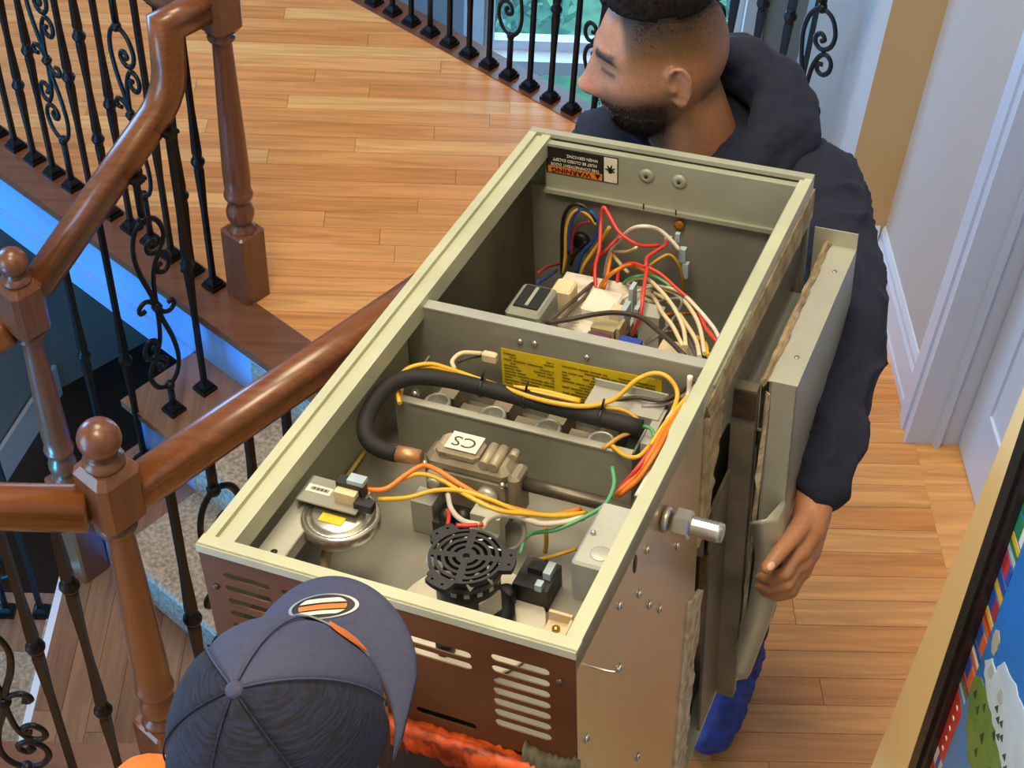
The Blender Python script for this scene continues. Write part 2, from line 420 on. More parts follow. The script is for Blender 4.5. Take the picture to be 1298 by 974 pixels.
# upper flight: three risers from the balcony down to the landing
st = empty('upper_staircase', tuple(W(.4, -.5, -.6))); tag(st, 'short oak stair of two treads with beige runner, descending from the balcony edge', 'stairs')
def rel(o, root):  # keep world coordinates while parenting to an unrotated empty
    o.parent = root; o.location = -Vector(root.location); return o
for k, (s0, s1, z) in enumerate(((.165, .43, -.2), (.40, .675, -.4))):
    mb = MB(); board(mb, W(s0, .06), W(s1, .06), W(s1, -1.015), W(s0, -1.015), z-.025, z); rel(mb.build('tread', OAKD), st)
    mb = MB(); board(mb, W(s1-.04, .03), W(s1-.025, .03), W(s1-.025, -1.015), W(s1-.04, -1.015), z-.2+.0, z-.0255); rel(mb.build('riser', DAYBLUE), st)
    mb = MB(); board(mb, W(s0-.03, .03), W(s1-.025, .03), W(s1-.025, .0), W(s0-.03, .0), -.9 if k else -.9, z-.0255); rel(mb.build('stringer', DAYBLUE), st)
    mb = MB(); pr = [(s0, z+.008), (s1-.01, z+.008), (s1+.006, z+.002), (s1+.01, z-.012), (s1+.002, z-.03), (s1-.017, z-.035), (s1-.017, z-.19)]
    pr2 = [(s0, z+.0005), (s1-.01, z+.0005), (s1+.0, z-.002), (s1+.0012, z-.012), (s1+.0, z-.0255), (s1-.0245, z-.027), (s1-.0245, z-.19)]
    vs = [W(a, d, b) for d in (-.2, -.85) for a, b in pr+pr2[::-1]]; n = len(pr)*2
    mb.add(vs, [tuple(range(n)), tuple(range(2*n-1, n-1, -1))]+[(i, n+i, n+(i+1) % n, (i+1) % n) for i in range(n)], smooth=False)
    rel(mb.build('carpet_runner', CARPET), st)
mb = MB(); board(mb, W(.166, -.2), W(.178, -.2), W(.178, -.85), W(.166, -.85), -.198, -.03); rel(mb.build('carpet_runner', CARPET), st)
# lower flight going left from the landing
st = empty('lower_staircase', (-1.6, 2.2, -2.0)); tag(st, 'lower oak stair with blue-lit beige runner going down left of the landing', 'stairs')
for k in range(7):
    x1 = -1.1-.255*k; z = -.8-.2*k
    mb = MB(); mb.box((x1-.275, 1.75, z-.025), (x1, 2.70, z)); rel(mb.build('tread', OAKD), st)
    mb = MB(); mb.box((x1-.005, 1.75, z-.0+.0005), (x1+.01, 2.70, z+.174)); rel(mb.build('riser', DAYBLUE), st)
    mb = MB(); mb.box((x1-.283, 1.95, z-.03), (x1-.006, 2.49, z+.008)); mb.box((x1-.016, 1.95, z+.008), (x1-.006, 2.49, z+.17)); rel(mb.build('carpet_runner', CARPET), st)
    mb = MB(); mb.box((x1-.255, 2.66, -2.75), (x1, 2.69, z-.0255)); rel(mb.build('stringer', DAYBLUE), st)
# lower floor and the walls below the balcony
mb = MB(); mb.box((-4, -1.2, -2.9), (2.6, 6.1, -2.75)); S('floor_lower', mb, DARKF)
wall('wall_under_balcony', (-2.01, 5.37), (-1.35, 6.0), -2.75, -.26, -.06, WALLG)
wall('wall_under_balcony_left', (-2.01, 5.37), (-2.5, 3.4), -2.75, -.26, .06, WALLG)
wall('baseboard_under_left', (-2.0, 5.35), (-2.49, 3.4), -2.75, -2.55, -.02, WHITE)
# right side: tan return wall, pale walls, hall wall with door
mb = MB(); mb.box((1.034, 3.3115, -.25), (1.30, 3.42, 5.6)); S('wall_hall_end', mb, WALLT)
mb = MB(); mb.box((1.0335, 3.3125, -2.75), (1.30, 3.985, 5.6)); S('wall_corner', mb, WALLW)
mb = MB(); mb.box((1.17, 2.76, -.25), (1.30, 3.311, 5.6)); mb.box((1.17, 1.3, 2.16), (1.30, 2.76, 5.6)); mb.box((1.17, .2, -.25), (1.30, 1.75, 5.6)); S('wall_right', mb, WALLW)
def baseb(name, a, b, n):
    a = Vector(a); b = Vector(b); n = Vector(n); pr = [(0, 0), (.016, 0), (.016, .02), (.013, .03), (.013, .115), (.009, .13), (.009, .145), (.004, .165), (0, .165)]
    mb = MB(); vs = [p+n*x+UP*z for p in (a, b) for x, z in pr]; k = len(pr)
    mb.add(vs, [tuple(range(k)), tuple(range(2*k-1, k-1, -1))]+[(i, k+i, k+(i+1) % k, (i+1) % k) for i in range(k)]); return S(name, mb, WHITEB)
baseb('baseboard_right', (1.17, 2.765, 0), (1.17, 3.311, 0), (-1, 0, 0))
baseb('baseboard_end', (1.033, 3.311, 0), (1.155, 3.311, 0), (0, -1, 0))
# door casing, jamb and door
mb = MB()
for (y0, y1, x0) in ((2.745, 2.765, 1.150), (2.715, 2.745, 1.144), (2.69, 2.715, 1.140), (2.662, 2.69, 1.147)): mb.box((x0, y0, 0), (1.17, y1, 2.2))
mb.box((1.144, 1.75, 2.1), (1.17, 2.662, 2.2)); S('trim_6', mb, WHITEB)
mb = MB(); mb.box((1.14, 2.645, 0), (1.35, 2.664, 2.1)); mb.box((1.21, 2.63, 0), (1.225, 2.645, 2.1)); S('trim_7', mb, WHITEB)
mb = MB(); mb.box((1.165, 1.75, -.02), (1.36, 2.66, .001)); S('trim_8', mb, OAK)
door = MB()
door.box((1.275, 1.78, .008), (1.315, 2.64, 2.08)); door = S('door_1', door, WHITEB)
for (y0, y1) in ((1.87, 2.16), (2.26, 2.54)):
    for (z0, z1) in ((.22, .82), (.98, 1.55), (1.66, 1.95)):
        mb = MB(); mb.box((1.268, y0, z0), (1.276, y1, z0+.018)); mb.box((1.268, y0, z1-.018), (1.276, y1, z1)); mb.box((1.268, y0, z0+.018), (1.276, y0+.018, z1-.018)); mb.box((1.268, y1-.018, z0+.018), (1.276, y1, z1-.018)); mb.box((1.272, y0+.04, z0+.04), (1.277, y1-.04, z1-.04)); mb.build('door_panel', WHITEB, door)
mb = MB(); mb.box((1.5, 1.2, -.25), (1.56, 3.3, 5.6)); S('wall_closet', mb, WALLW)
# foreground wall carrying the map
mb = MB(); mb.box((.62, -1.2, -.25), (.76, 1.183, 5.6)); S('wall_near_right', mb, WALLY)
# far side: back wall with the tall window, charcoal return, outer walls, ceiling
mb = MB()
mb.box((-4, 6.0, -2.9), (.06, 6.12, 5.6)); mb.box((1.22, 6.0, -2.9), (2.6, 6.12, 5.6)); mb.box((.06, 6.0, 1.6), (1.22, 6.12, 5.6)); mb.box((.06, 6.0, -2.9), (1.22, 6.12, -2.35)); S('wall_back', mb, WALLG)
mb = MB(); mb.box((1.30, 5.1, -2.75), (1.39, 5.2, 5.6)); mb.box((1.405, 5.08, -2.75), (2.6, 5.2, 5.6)); S('wall_alcove', mb, DARKG)
mb = MB(); mb.box((-4.12, -1.2, -2.9), (-4, -1.0, 5.6)); mb.box((-4.12, 1.2, -2.9), (-4, 6.1, 5.6)); mb.box((-4.12, -1.0, 2.3), (-4, 1.2, 5.6)); mb.box((-4.12, -1.0, -2.9), (-4, 1.2, -.1)); S('wall_left', mb, WALLW)
mb = MB(); mb.box((-4.12, -1.32, -2.9), (2.6, -1.2, 5.6)); S('wall_front', mb, WALLW)
mb = MB(); mb.box((2.6, -1.32, -2.9), (2.7, 6.1, 5.6)); S('wall_far_right', mb, WALLW)
mb = MB(); mb.box((-4.12, -1.32, 5.6), (2.7, 6.12, 5.7)); S('ceiling', mb, CEIL)
def window(name, y, x0, x1, z0, z1, cols, rows):
    root = MB(); f = .05
    for (a, b) in (((x0, y, z0), (x0+f, y+.06, z1)), ((x1-f, y, z0), (x1, y+.06, z1)), ((x0+f, y, z0), (x1-f, y+.06, z0+f)), ((x0+f, y, z1-f), (x1-f, y+.06, z1))): root.box(a, b)
    o = S(name, root, WHITE)
    for i in range(cols):
        for j in range(rows):
            a = x0+f+(x1-x0-2*f)*i/cols; b = x0+f+(x1-x0-2*f)*(i+1)/cols; c = z0+f+(z1-z0-2*f)*j/rows; d = z0+f+(z1-z0-2*f)*(j+1)/rows
            g = MB(); g.box((a, y+.025, c), (b, y+.031, d)); g.build('pane', GLASS, o)
            if i: g = MB(); g.box((a-.012, y+.01, c), (a+.012, y+.05, d)); g.build('muntin', WHITE, o)
    return o
g = bpy.data.materials.new('window_glass'); g.use_nodes = True; nt = g.node_tree; b = nt.nodes['Principled BSDF']; tr = nt.nodes.new('ShaderNodeBsdfTransparent'); mxs = nt.nodes.new('ShaderNodeMixShader')
tr.inputs[0].default_value = (.9, .97, 1, 1); b.inputs['Base Color'].default_value = (.5, .7, .9, 1); b.inputs['Roughness'].default_value = .05; mxs.inputs[0].default_value = .12
nt.links.new(tr.outputs[0], mxs.inputs[1]); nt.links.new(b.outputs[0], mxs.inputs[2]); nt.links.new(mxs.outputs[0], nt.nodes['Material Output'].inputs[0]); GLASS = g
window('window_1', 6.02, .06, 1.22, -1.1, 1.6, 1, 1)
window('window_2', 6.02, .06, 1.22, -2.35, -1.16, 2, 1)
mb = MB(); mb.box((-.02, 5.93, -1.17), (1.3, 6.1, -1.1)); mb.box((-.03, 5.96, -2.4), (.06, 6.0, 1.7)); mb.box((1.22, 5.96, -2.4), (1.31, 6.0, 1.7)); S('trim_9', mb, WHITE)
# garden behind the window
LEAF = mat('garden_leaves', '#5f9a58', .5, 0, .35, 6, col2='#2f6a50')
def bush(x, y, z, r, h, lab, n=1500):
    root = empty('garden_bush', (x, y, z)); tag(root, lab, 'bush', 'garden bushes'); rg = random.Random(int(x*100)); mb = MB()
    for i in range(n):
        u = Vector((rg.gauss(0, 1), rg.gauss(0, 1), rg.gauss(0, 1))).normalized()*(rg.random()**.33); c = Vector((u.x*r, u.y*r, h*.55+u.z*h*.5))
        a = Vector((rg.uniform(-1, 1), rg.uniform(-1, 1), rg.uniform(-1, 1))).normalized(); b = a.orthogonal().normalized(); s = rg.uniform(.05, .1)
        mb.add([c-a*s, c+b*s*.5, c+a*s, c-b*s*.5], [(0, 1, 2, 3)])
    tag(mb.build('foliage', LEAF, root), kind='stuff')
    mb = MB(); mb.tube([(0, 0, 0), (.02, 0, h*.6)], [.06, .03], 8); mb.build('stem', NOSE, root)
mb = MB(); mb.box((-6, 6.2, -3.2), (8, 16, -3.0)); tag(mb.build('garden_lawn', mat('lawn', '#4f7d4c', .9, 0, .3, 8)), kind='structure')
bush(.1, 8.2, -3.0, .6, 2.4, 'low rounded green bush left outside the back window')
bush(1.75, 8.6, -3.0, .65, 3.2, 'taller green bush straight outside the back window')
bush(.9, 10.6, -3.0, 1.0, 3.4, 'far green bush right outside the back window')
# ---------------------------------------------------------------- railings
HP = [(x*1.1, y*1.08) for x, y in [(-.026, -.030), (-.030, -.012), (-.024, .004), (-.030, .014), (-.024, .026), (-.010, .033), (.010, .033), (.024, .026), (.030, .014), (.024, .004), (.030, -.012), (.026, -.030)]]
def shoe_mesh():
    mb = MB(); mb.box((-.024, -.024, 0), (.024, .024, .011)); mb.prism([(-.019, -.019), (.019, -.019), (.019, .019), (-.019, .019)], .011, .02)
    vs = [(-.017,-.017,.02),(.017,-.017,.02),(.017,.017,.02),(-.017,.017,.02),(-.010,-.010,.032),(.010,-.010,.032),(.010,.010,.032),(-.010,.010,.032)]
    mb.add(vs, [(0,1,5,4),(1,2,6,5),(2,3,7,6),(3,0,4,7),(4,5,6,7)]); return mb
def knuckle_mesh():
    mb = MB(); mb.lathe([(.010, -.024), (.013, -.018), (.011, -.014), (.017, -.007), (.019, 0), (.017, .007), (.011, .014), (.013, .018), (.010, .024)], 12); return mb
SHOE = shoe_mesh().build('tmp_shoe', IRON); KN = knuckle_mesh().build('tmp_knuckle', IRON)
def inst(src, name, parent, M):
    o = bpy.data.objects.new(name, src.data); COL.objects.link(o); o.parent = parent; o.matrix_local = M; return o
def curl(c, r0, r1, a0, turns, n=14):  # spiral in the (u, z) plane
    return [(c[0]+(r0+(r1-r0)*i/n)*math.cos(a0+turns*2*math.pi*i/n), c[1]+(r0+(r1-r0)*i/n)*math.sin(a0+turns*2*math.pi*i/n)) for i in range(n+1)]
def scroll_paths(h):
    k = h/.27
    main = [(0, 0), (-.010, -.05), (-.028, -.12), (-.036, -.19), (-.026, -.243), (0, -.268), (.030, -.255), (.046, -.215), (.041, -.178), (.020, -.160), (.002, -.170), (-.001, -.190), (.012, -.202), (.022, -.190), (.014, -.181)]
    sec = [(0, 0), (.001, -.05), (.006, -.105), (.020, -.142), (.036, -.150), (.050, -.136), (.050, -.110), (.036, -.092), (.020, -.098), (.018, -.116), (.030, -.120)]
    sm = [(0, .002), (.014, .026), (.032, .034), (.046, .022), (.042, .006), (.030, .008)]
    out = []
    for p in (main, sec, sm):
        out.append([(x*1.15, y*k) for x, y in p]); out.append([(-x*1.15, -y*k) for x, y in p])
    return out
def baluster(parent, origin, pos, H, kind, u, z0=0.0, cap=True):
    # pos: base point in world; H height to the underside of the rail; local frame u along rail, z up
    pos = Vector(pos); u = Vector(u).normalized(); R = M_axes(pos - Vector(origin), u, UP.cross(u), UP)
    mb = MB(); th = .0068; d45 = math.pi/4
    if kind[0] == 'scroll':
        zc, h = kind[1], kind[2]
        mb.tube([(0, 0, 0), (0, 0, zc-h)], .0095, 4, rot=d45); mb.tube([(0, 0, zc+h), (0, 0, H)], .0095, 4, rot=d45)
        for p in scroll_paths(h):
            mb.tube([(x, 0, zc+z) for x, z in [tuple(q)[:2] for q in spline([(a, b, 0) for a, b in p], 4)]], .0074, 6, flat=(1, .75))
        ks = [zc]
        for zz in (zc-h, zc+h): mb.lathe([(.009, zz-.012), (.013, zz-.006), (.013, zz+.006), (.009, zz+.012)], 8)
    else:
        ks = kind[1]
        pts = [(0, .0095)]
        for z in ks: pts += [(max(.05, z-.16), .0092), (z-.03, .0135), (z, .010), (z+.03, .0135), (min(H-.03, z+.16), .0092)]
        pts.append((H, .0095)); pts.sort()
        mb.tube([(0, 0, z) for z, r in pts], [r for z, r in pts], 4, rot=d45, smooth=False)
    o = mb.build('baluster', IRON, parent); o.matrix_local = R
    inst(SHOE, 'base_shoe', o, Matrix.Identity(4))
    if cap: inst(SHOE, 'top_shoe', o, Matrix.Translation((0, 0, H)) @ Matrix.Diagonal((.8, .8, -.8, 1)))
    for z in ks: inst(KN, 'collar', o, Matrix.Translation((0, 0, z)) @ (Matrix.Diagonal((.8, .8, .6, 1)) if kind[0] == 'scroll' else Matrix.Identity(4)))
    return o
def newel(parent, origin, pos, low, sh0, sh1, b0, b1, ball=True, half=.043):
    pos = Vector(pos)-Vector(origin); rt = Matrix.Translation(pos) @ Matrix.Rotation(math.atan2(DV.y, DV.x), 4, 'Z')
    mb = MB()
    mb.rbox((-half, -half, 0), (half, half, low), .006, M=rt)
    g = low; r = half
    prof = [(r*.95, g-.004), (r*.8, g+.006), (r*.62, g+.016), (r*.55, g+.022), (r*.72, g+.030), (r*.85, g+.045), (r*.86, g+.062), (r*.72, g+.080), (r*.56, g+.094), (r*.6, g+.1), (r*.86, g+.106), (r*.9, g+.114), (r*.86, g+.122), (r*.78, g+.126)]
    top = sh1; a = g+.126
    for i in range(1, 9): t = i/8; prof.append((r*(.86-.30*t**1.1), a+(top-.03-a)*t))
    prof += [(r*.58, top-.026), (r*.78, top-.020), (r*.8, top-.014), (r*.62, top-.008), (r*.62, top), (r*.9, b0+.004)]
    mb.lathe(prof, 20, M=rt)
    m2 = Matrix.Translation((0, 0, 0))
    n0 = len(mb.v)
    # upper block with rounded chamfers
    cc = half
    def ring(h, z): 
        c = min(.012, h*.3); return [(h-c,-h,z),(h,-h+c,z),(h,h-c,z),(h-c,h,z),(-h+c,h,z),(-h,h-c,z),(-h,-h+c,z),(-h+c,-h,z)]
    rings = [ring(cc*.72, b0), ring(cc, b0+.016), ring(cc, b1-.016), ring(cc*.74, b1)]
    vs = [rt @ Vector(p) for R in rings for p in R]; fs = [tuple(range(7, -1, -1)), tuple(range(24, 32))]
    for k in range(3):
        for i in range(8): fs.append((k*8+i, k*8+(i+1) % 8, k*8+8+(i+1) % 8, k*8+8+i))
    mb.add(vs, fs)
    o = mb.build('newel_post', POST, parent)
    if ball:
        mb = MB(); z = b1
        mb.lathe([(.026, z-.004), (.034, z+.002), (.035, z+.010), (.026, z+.016), (.022, z+.022), (.026, z+.025)]+[(.036*math.cos(t), z+.058+.036*math.sin(t)) for t in [(-55+i*14)*math.pi/180 for i in range(11)]], 20, M=rt)
        mb.build('ball_finial', POST, o)
    return o
# balcony railing (near)
org = W(.085, .6)
rt = empty('balcony_railing', org); tag(rt, 'black iron balcony railing on the diagonal edge with blue-lit white fascia below', 'railing')
KA, KB = ('bar', [.43]), ('bar', [.27, .60])
SCRL = ('scroll', .44, .27)
for i, (d, kd) in enumerate(((.043, KA), (.131, KB), (.219, KA), (.307, SCRL), (.395, KA), (.483, KB), (.571, KA), (.663, SCRL), (.751, KA), (.843, KB), (.935, KA), (1.027, SCRL), (1.115, KA), (1.203, KB), (1.291, KA), (1.38, SCRL), (1.47, KA), (1.56, KB))):
    baluster(rt, org, W(.085, d, .004), .87, kd, DV)
mb = MB(); sweep(mb, [W(.085, -.02, .91)-org, W(.085, 1.65, .91)-org], HP); mb.build('handrail', RAIL, rt)
# upper stair railing with gooseneck, its two newels and the stair balusters
TN = Vector((-.588, 3.141, 0)); LN = Vector((-1.025, 2.647, -.6)); org = TN.copy()
rt = empty('stair_railing', org); tag(rt, 'sloping oak stair rail with gooseneck bend between two turned newel posts, scrolled iron below', 'railing')
newel(rt, org, TN, .235, .3, .84, .84, 1.02)
newel(rt, org, LN, .385, .5, .915, .915, 1.075)
sd0 = -.044
gp = [W(.06, sd0, .925), W(.192, sd0, .925), W(.197, sd0, .83), W(.200, sd0, .80), W(.208, sd0, .77), W(.225, sd0, .74), W(.25, sd0, .712), W(.30, sd0, .676), W(.655, sd0, .428)]
mb = MB(); sweep(mb, [p-org for p in gp], HP); mb.build('handrail', RAIL, rt)
def railz(s): return .676+(s-.30)*(.452-.676)/.32-.035 if s > .24 else .72
for s, z0, kd in ((.245, -.2, ('bar', [.46])), (.355, -.2, ('scroll', .385, .285)), (.430, -.4, ('bar', [.40])), (.545, -.4, ('bar', [.50]))):
    baluster(rt, org, W(s, -.075 if z0 > -.3 else 0.0, z0) if z0 > -.3 else W(s, -.004, z0), railz(s)-z0, kd, NV)
# guard along the hallway edge with the ball-topped newel
BN = Vector((-.575, 1.66, 0)); org = BN.copy()
rt = empty('guard_railing', org); tag(rt, 'glossy oak guard rail rising behind the furnace from the foremost ball-topped newel', 'railing')
newel(rt, org, BN, .22, .345, .845, .845, .985)
e1 = W(.12, -1.06); newel(rt, org, e1, .22, .345, .845, .845, .985, ball=False)
b0 = W(1.12, -1.045, .895); mb = MB(); sweep(mb, [b0-org, W(.12, -1.06, .895)-org], HP); mb.build('handrail', RAIL, rt)
for i in range(10):
    s = 1.033-.09*i; baluster(rt, org, W(s, -1.05, .004), .86, [('bar', [.46]), ('scroll', .45, .31), ('bar', [.30, .60])][i % 3], NV)
# guard going left from the same newel
org = Vector((-.9, 1.63, 0)); rt = empty('landing_guard_railing', org); tag(rt, 'low oak guard rail leaving the left edge of the picture, iron scroll beneath', 'railing')
mb = MB(); sweep(mb, [Vector((-.61, 1.635, .90))-org, Vector((-1.45, 1.635, .90))-org], HP); mb.build('handrail', RAIL, rt)
for i, kd in enumerate((('bar', [.68, .28]), ('bar', [.49]), ('scroll', .30, .24), ('bar', [.49]), ('bar', [.68, .28]), ('scroll', .45, .27), ('bar', [.5]))):
    baluster(rt, org, (-.675-.093*i, 1.635, .004), .865, kd, (1, 0, 0))
# railing of the lower flight
org = Vector((-1.19, 2.637, -.8)); rt = empty('lower_stair_railing', org); tag(rt, 'dark iron lower stair railing seen under the rail at far left, going down', 'railing')
sl = -.2/.255
for i in range(8):
    x = -1.186-.098*i; k = int((-1.1-x)/.255); z = -.8-.2*k; rz = .33+(-1.07-x)*sl
    baluster(rt, org, (x, 2.63, z), rz-z-.035, (('bar', [.46]), ('scroll', .40, .24), ('bar', [.3, .62]))[i % 3], (1, 0, 0))
mb = MB(); sweep(mb, [Vector((-1.07, 2.635, .33))-org, Vector((-2.0, 2.635, .33+.93*sl))-org], HP); mb.build('handrail', RAIL, rt)
# far balcony railing
org = W(-1.237, .3); rt = empty('far_balcony_railing', org); tag(rt, 'far black iron railing with scroll in front of the bright window behind the man', 'railing')
seq = [KA, SCRL, KA, ('bar', [.33])]
for i in range(26):
    d = -.9256+.0876*i; j = (i-12) % 4
    kd = ('scroll', .44, .285) if j == 0 else ('bar', [.66]) if j in (1, 3) else ('bar', [.33, .66])
    baluster(rt, org, W(-1.237, d, .004), .87, kd, DV)
mb = MB(); sweep(mb, [W(-1.237, -1.03, .91)-org, W(-1.237, 1.5, .91)-org], HP); mb.build('handrail', RAIL, rt)
for o in (SHOE, KN): bpy.data.objects.remove(o)
# ---------------------------------------------------------------- the furnace
WIRES=[
('wire_black',0.0034,[(61,905,-220),(62,905,-176),(64,905,-129),(73,905,-102),(89,905,-91),(107,905,-98),(118,905,-115)]),
('wire_yellow',0.0032,[(61,905,-224),(67,905,-190),(69,905,-143),(77,905,-114),(90,905,-101),(107,905,-108),(118,905,-121)]),
('wire_blue',0.0036,[(73,905,-183),(75,905,-136),(85,905,-107),(101,905,-97),(116,905,-106),(122,905,-123),(112,905,-153),(95,905,-178),(84,905,-218)]),
('wire_red_dark',0.0026,[(76,905,-189),(80,905,-150),(90,905,-128),(109,905,-117)]),
('wire_black',0.0028,[(75,905,-204),(83,905,-184),(101,905,-155)]),
('wire_yellow',0.0034,[(93,901,-220),(100,899,-195),(115,905,-167),(128,905,-143),(139,905,-121)]),
('wire_red',0.0032,[(166,788,-200),(152,812,-176),(141,837,-152),(141,856,-128),(132,887,-104),(134,892,-80),(146,885,-88),(168,862,-96),(186,857,-104),(205,860,-112),(225,880,-120)]),
('wire_red',0.003,[(110,902,-220),(125,884,-173),(147,877,-140),(163,892,-120)]),
('wire_white',0.0034,[(130,905,-217),(139,905,-171),(158,892,-134),(187,866,-91),(210,859,-77),(226,877,-91),(243,880,-106),(257,879,-120)]),
('wire_cream',0.003,[(145,905,-164),(173,887,-147),(190,876,-130),(191,887,-130)]),
('wire_cream',0.0034,[(145,905,-170),(162,887,-170),(178,881,-180)]),
('wire_orange',0.0034,[(162,803,-200),(161,797,-170),(170,791,-140),(193,785,-110),(201,828,-127),(220,842,-143),(229,857,-160)]),
('wire_orange',0.003,[(164,804,-200),(164,801,-175),(168,810,-150),(154,865,-155),(146,894,-160)]),
('wire_red',0.0032,[(174,823,-200),(175,837,-175),(177,846,-150),(201,830,-125),(233,793,-100),(226,821,-105),(230,849,-110),(236,878,-115),(233,897,-120)]),
('wire_red',0.0032,[(247,697,-150),(260,695,-110),(254,723,-93),(236,794,-100)]),
('wire_yellow_dull',0.0026,[(228,825,-120),(236,846,-120),(247,862,-120),(259,867,-136),(264,877,-168),(263,888,-200)]),
('wire_red',0.0028,[(236,794,-100),(261,785,-103),(290,765,-107),(319,746,-110),(342,700,-93),(367,648,-77),(393,606,-60)]),
('wire_green',0.0028,[(174,847,-200),(188,836,-165),(218,809,-130),(237,829,-140),(264,826,-150)]),
('wire_cream',0.0034,[(179,839,-200),(195,846,-167),(228,811,-133),(269,747,-100),(302,706,-93),(332,657,-87),(352,607,-80)]),
('wire_cream',0.0034,[(204,852,-190),(246,789,-145),(291,695,-100),(318,657,-90),(348,606,-80)]),
('wire_white',0.0032,[(208,872,-190),(254,828,-154),(296,771,-118),(341,703,-90),(377,646,-70),(397,601,-50)]),
('wire_cream',0.0036,[(228,845,-180),(276,775,-140),(330,680,-100),(361,623,-80),(382,567,-60)]),
('wire_cream',0.0034,[(228,859,-180),(278,798,-140),(322,719,-100),(355,656,-80),(386,576,-60)]),
('wire_cream',0.0032,[(201,847,-200),(228,812,-170),(260,761,-140),(278,747,-150),(286,730,-160)]),
('wire_white',0.0026,[(186,784,-180),(207,783,-153),(221,802,-150),(231,850,-170)]),
('wire_grey',0.0026,[(190,772,-180),(233,766,-150),(274,749,-120),(309,721,-90),(305,720,-113),(290,702,-137),(267,698,-160)]),
('wire_brown_dark',0.004,[(141,645,-120),(173,653,-111),(202,663,-103),(233,666,-94),(268,662,-89),(299,640,-86),(332,612,-83),(356,588,-80)]),
('wire_grey_dark',0.0034,[(136,657,-130),(142,718,-140),(142,823,-170)]),
('wire_grey_dark',0.003,[(147,681,-140),(150,724,-145),(152,812,-170)]),
('wire_orange',0.0026,[(251,790,-180),(283,769,-155),(327,748,-130),(358,679,-95),(395,603,-60)]),
('wire_orange_dark',0.0024,[(241,762,-200),(258,761,-180),(269,782,-173),(279,809,-180)]),
('wire_orange_dark',0.0024,[(252,744,-200),(268,757,-187),(286,763,-180),(310,767,-180)]),
('wire_purple',0.0034,[(306,719,-130),(335,664,-110),(361,617,-90),(381,573,-70)]),
('wire_purple',0.0034,[(314,709,-130),(345,645,-100),(379,572,-70)]),
('wire_red_dark',0.0026,[(61,807,-160),(62,841,-170),(61,898,-200)]),
('wire_blue',0.0028,[(69,786,-160),(65,825,-180),(63,879,-200)]),
('wire_yellow',0.003,[(351,659,-100),(373,623,-80),(391,574,-60)]),
('wire_yellow',0.0034,[(63,352,-60),(46,379,-56),(46,407,-52),(70,424,-49),(106,418,-45),(144,408,-41),(181,400,-38),(225,389,-34),(266,385,-30),(297,395,-32),(319,421,-35),(330,467,-38),(350,478,-29),(369,478,-31),(384,468,-45),(388,423,-48),(385,384,-50)]),
('wire_yellow',0.003,[(54,368,-70),(44,412,-62),(70,423,-53),(121,414,-45),(176,409,-47),(222,416,-48),(276,419,-50)]),
('wire_yellow',0.003,[(188,419,-50),(227,424,-50),(275,422,-50)]),
('wire_cream',0.0034,[(105,426,-50),(99,433,-43),(104,452,-43),(124,468,-50)]),
('wire_grey_dark',0.0024,[(96,452,-60),(108,459,-55),(124,471,-55)]),
('wire_yellow_dull',0.0032,[(294,403,-40),(329,413,-42),(350,408,-44),(359,397,-50),(339,385,-60),(324,368,-70)]),
('wire_green',0.0026,[(341,392,-60),(353,403,-53),(372,401,-50),(381,388,-50)]),
('wire_yellow',0.0032,[(330,379,-70),(357,352,-57),(375,348,-50),(381,370,-50)]),
('wire_white',0.004,[(396,478,-21),(396,470,-48),(388,421,-46),(392,375,-50),(393,330,-60),(389,302,-70)]),
('wire_orange',0.0034,[(398,473,-50),(390,403,-45),(391,356,-40),(379,325,-60),(360,305,-80)]),
('wire_orange',0.0034,[(402,468,-50),(395,405,-45),(396,352,-40),(384,321,-60),(365,307,-80)]),
('wire_red',0.003,[(387,367,-45),(381,330,-50),(359,316,-85)]),
('wire_yellow',0.0032,[(397,478,-47),(387,408,-45),(382,371,-50)]),
('wire_cream',0.0034,[(400,478,-43),(399,410,-43),(397,359,-50),(391,324,-70)]),
('wire_brown_dark',0.003,[(309,448,-60),(334,456,-55),(369,456,-50),(385,478,-48),(406,478,-26)]),
('wire_grey',0.0032,[(345,448,-60),(372,460,-57),(389,478,-53),(406,478,-35)]),
('wire_orange',0.0034,[(109,171,-35),(133,177,-31),(146,199,-26),(160,218,-22),(182,212,-17),(217,202,-21),(250,202,-33),(282,212,-46),(312,227,-58),(336,261,-70)]),
('wire_yellow',0.003,[(143,197,-30),(160,209,-27),(188,206,-24),(226,190,-21),(265,185,-27),(293,204,-41),(319,228,-56),(341,256,-70)]),
('wire_yellow',0.003,[(128,167,-40),(161,174,-33),(189,189,-26),(221,192,-19),(254,194,-23),(286,203,-39),(321,225,-54),(344,258,-70)]),
('wire_white',0.0036,[(178,240,-80),(196,212,-73),(218,194,-67),(243,188,-60)]),
('wire_white',0.0042,[(243,191,-70),(247,203,-63),(264,210,-57),(292,205,-50),(308,211,-57),(327,227,-63),(344,249,-70)]),
('wire_green',0.0028,[(290,188,-90),(292,211,-80),(322,220,-70),(350,243,-60),(364,266,-57),(364,295,-53),(353,320,-50)]),
('wire_yellow',0.003,[(300,238,-130),(302,238,-110),(300,242,-90)]),
('wire_grey',0.003,[(272,198,-100),(286,199,-87),(289,206,-73),(284,213,-60)]),
('wire_red',0.0028,[(204,184,-70),(199,198,-70),(188,216,-80)]),
('wire_red',0.0028,[(218,178,-60),(231,182,-60),(246,190,-60)]),
('wire_yellow_dull',0.0028,[(299,212,-120),(325,210,-100),(343,228,-100)]),
]
A_AX = Vector((.91654, -.38087, .12200)); B_AX = Vector((.39223, .91563, -.08821)); C_AX = Vector((-.07810, .12870, .98860))
FM = M_axes((-.27548, 1.02472, 1.59049), A_AX, B_AX, C_AX)
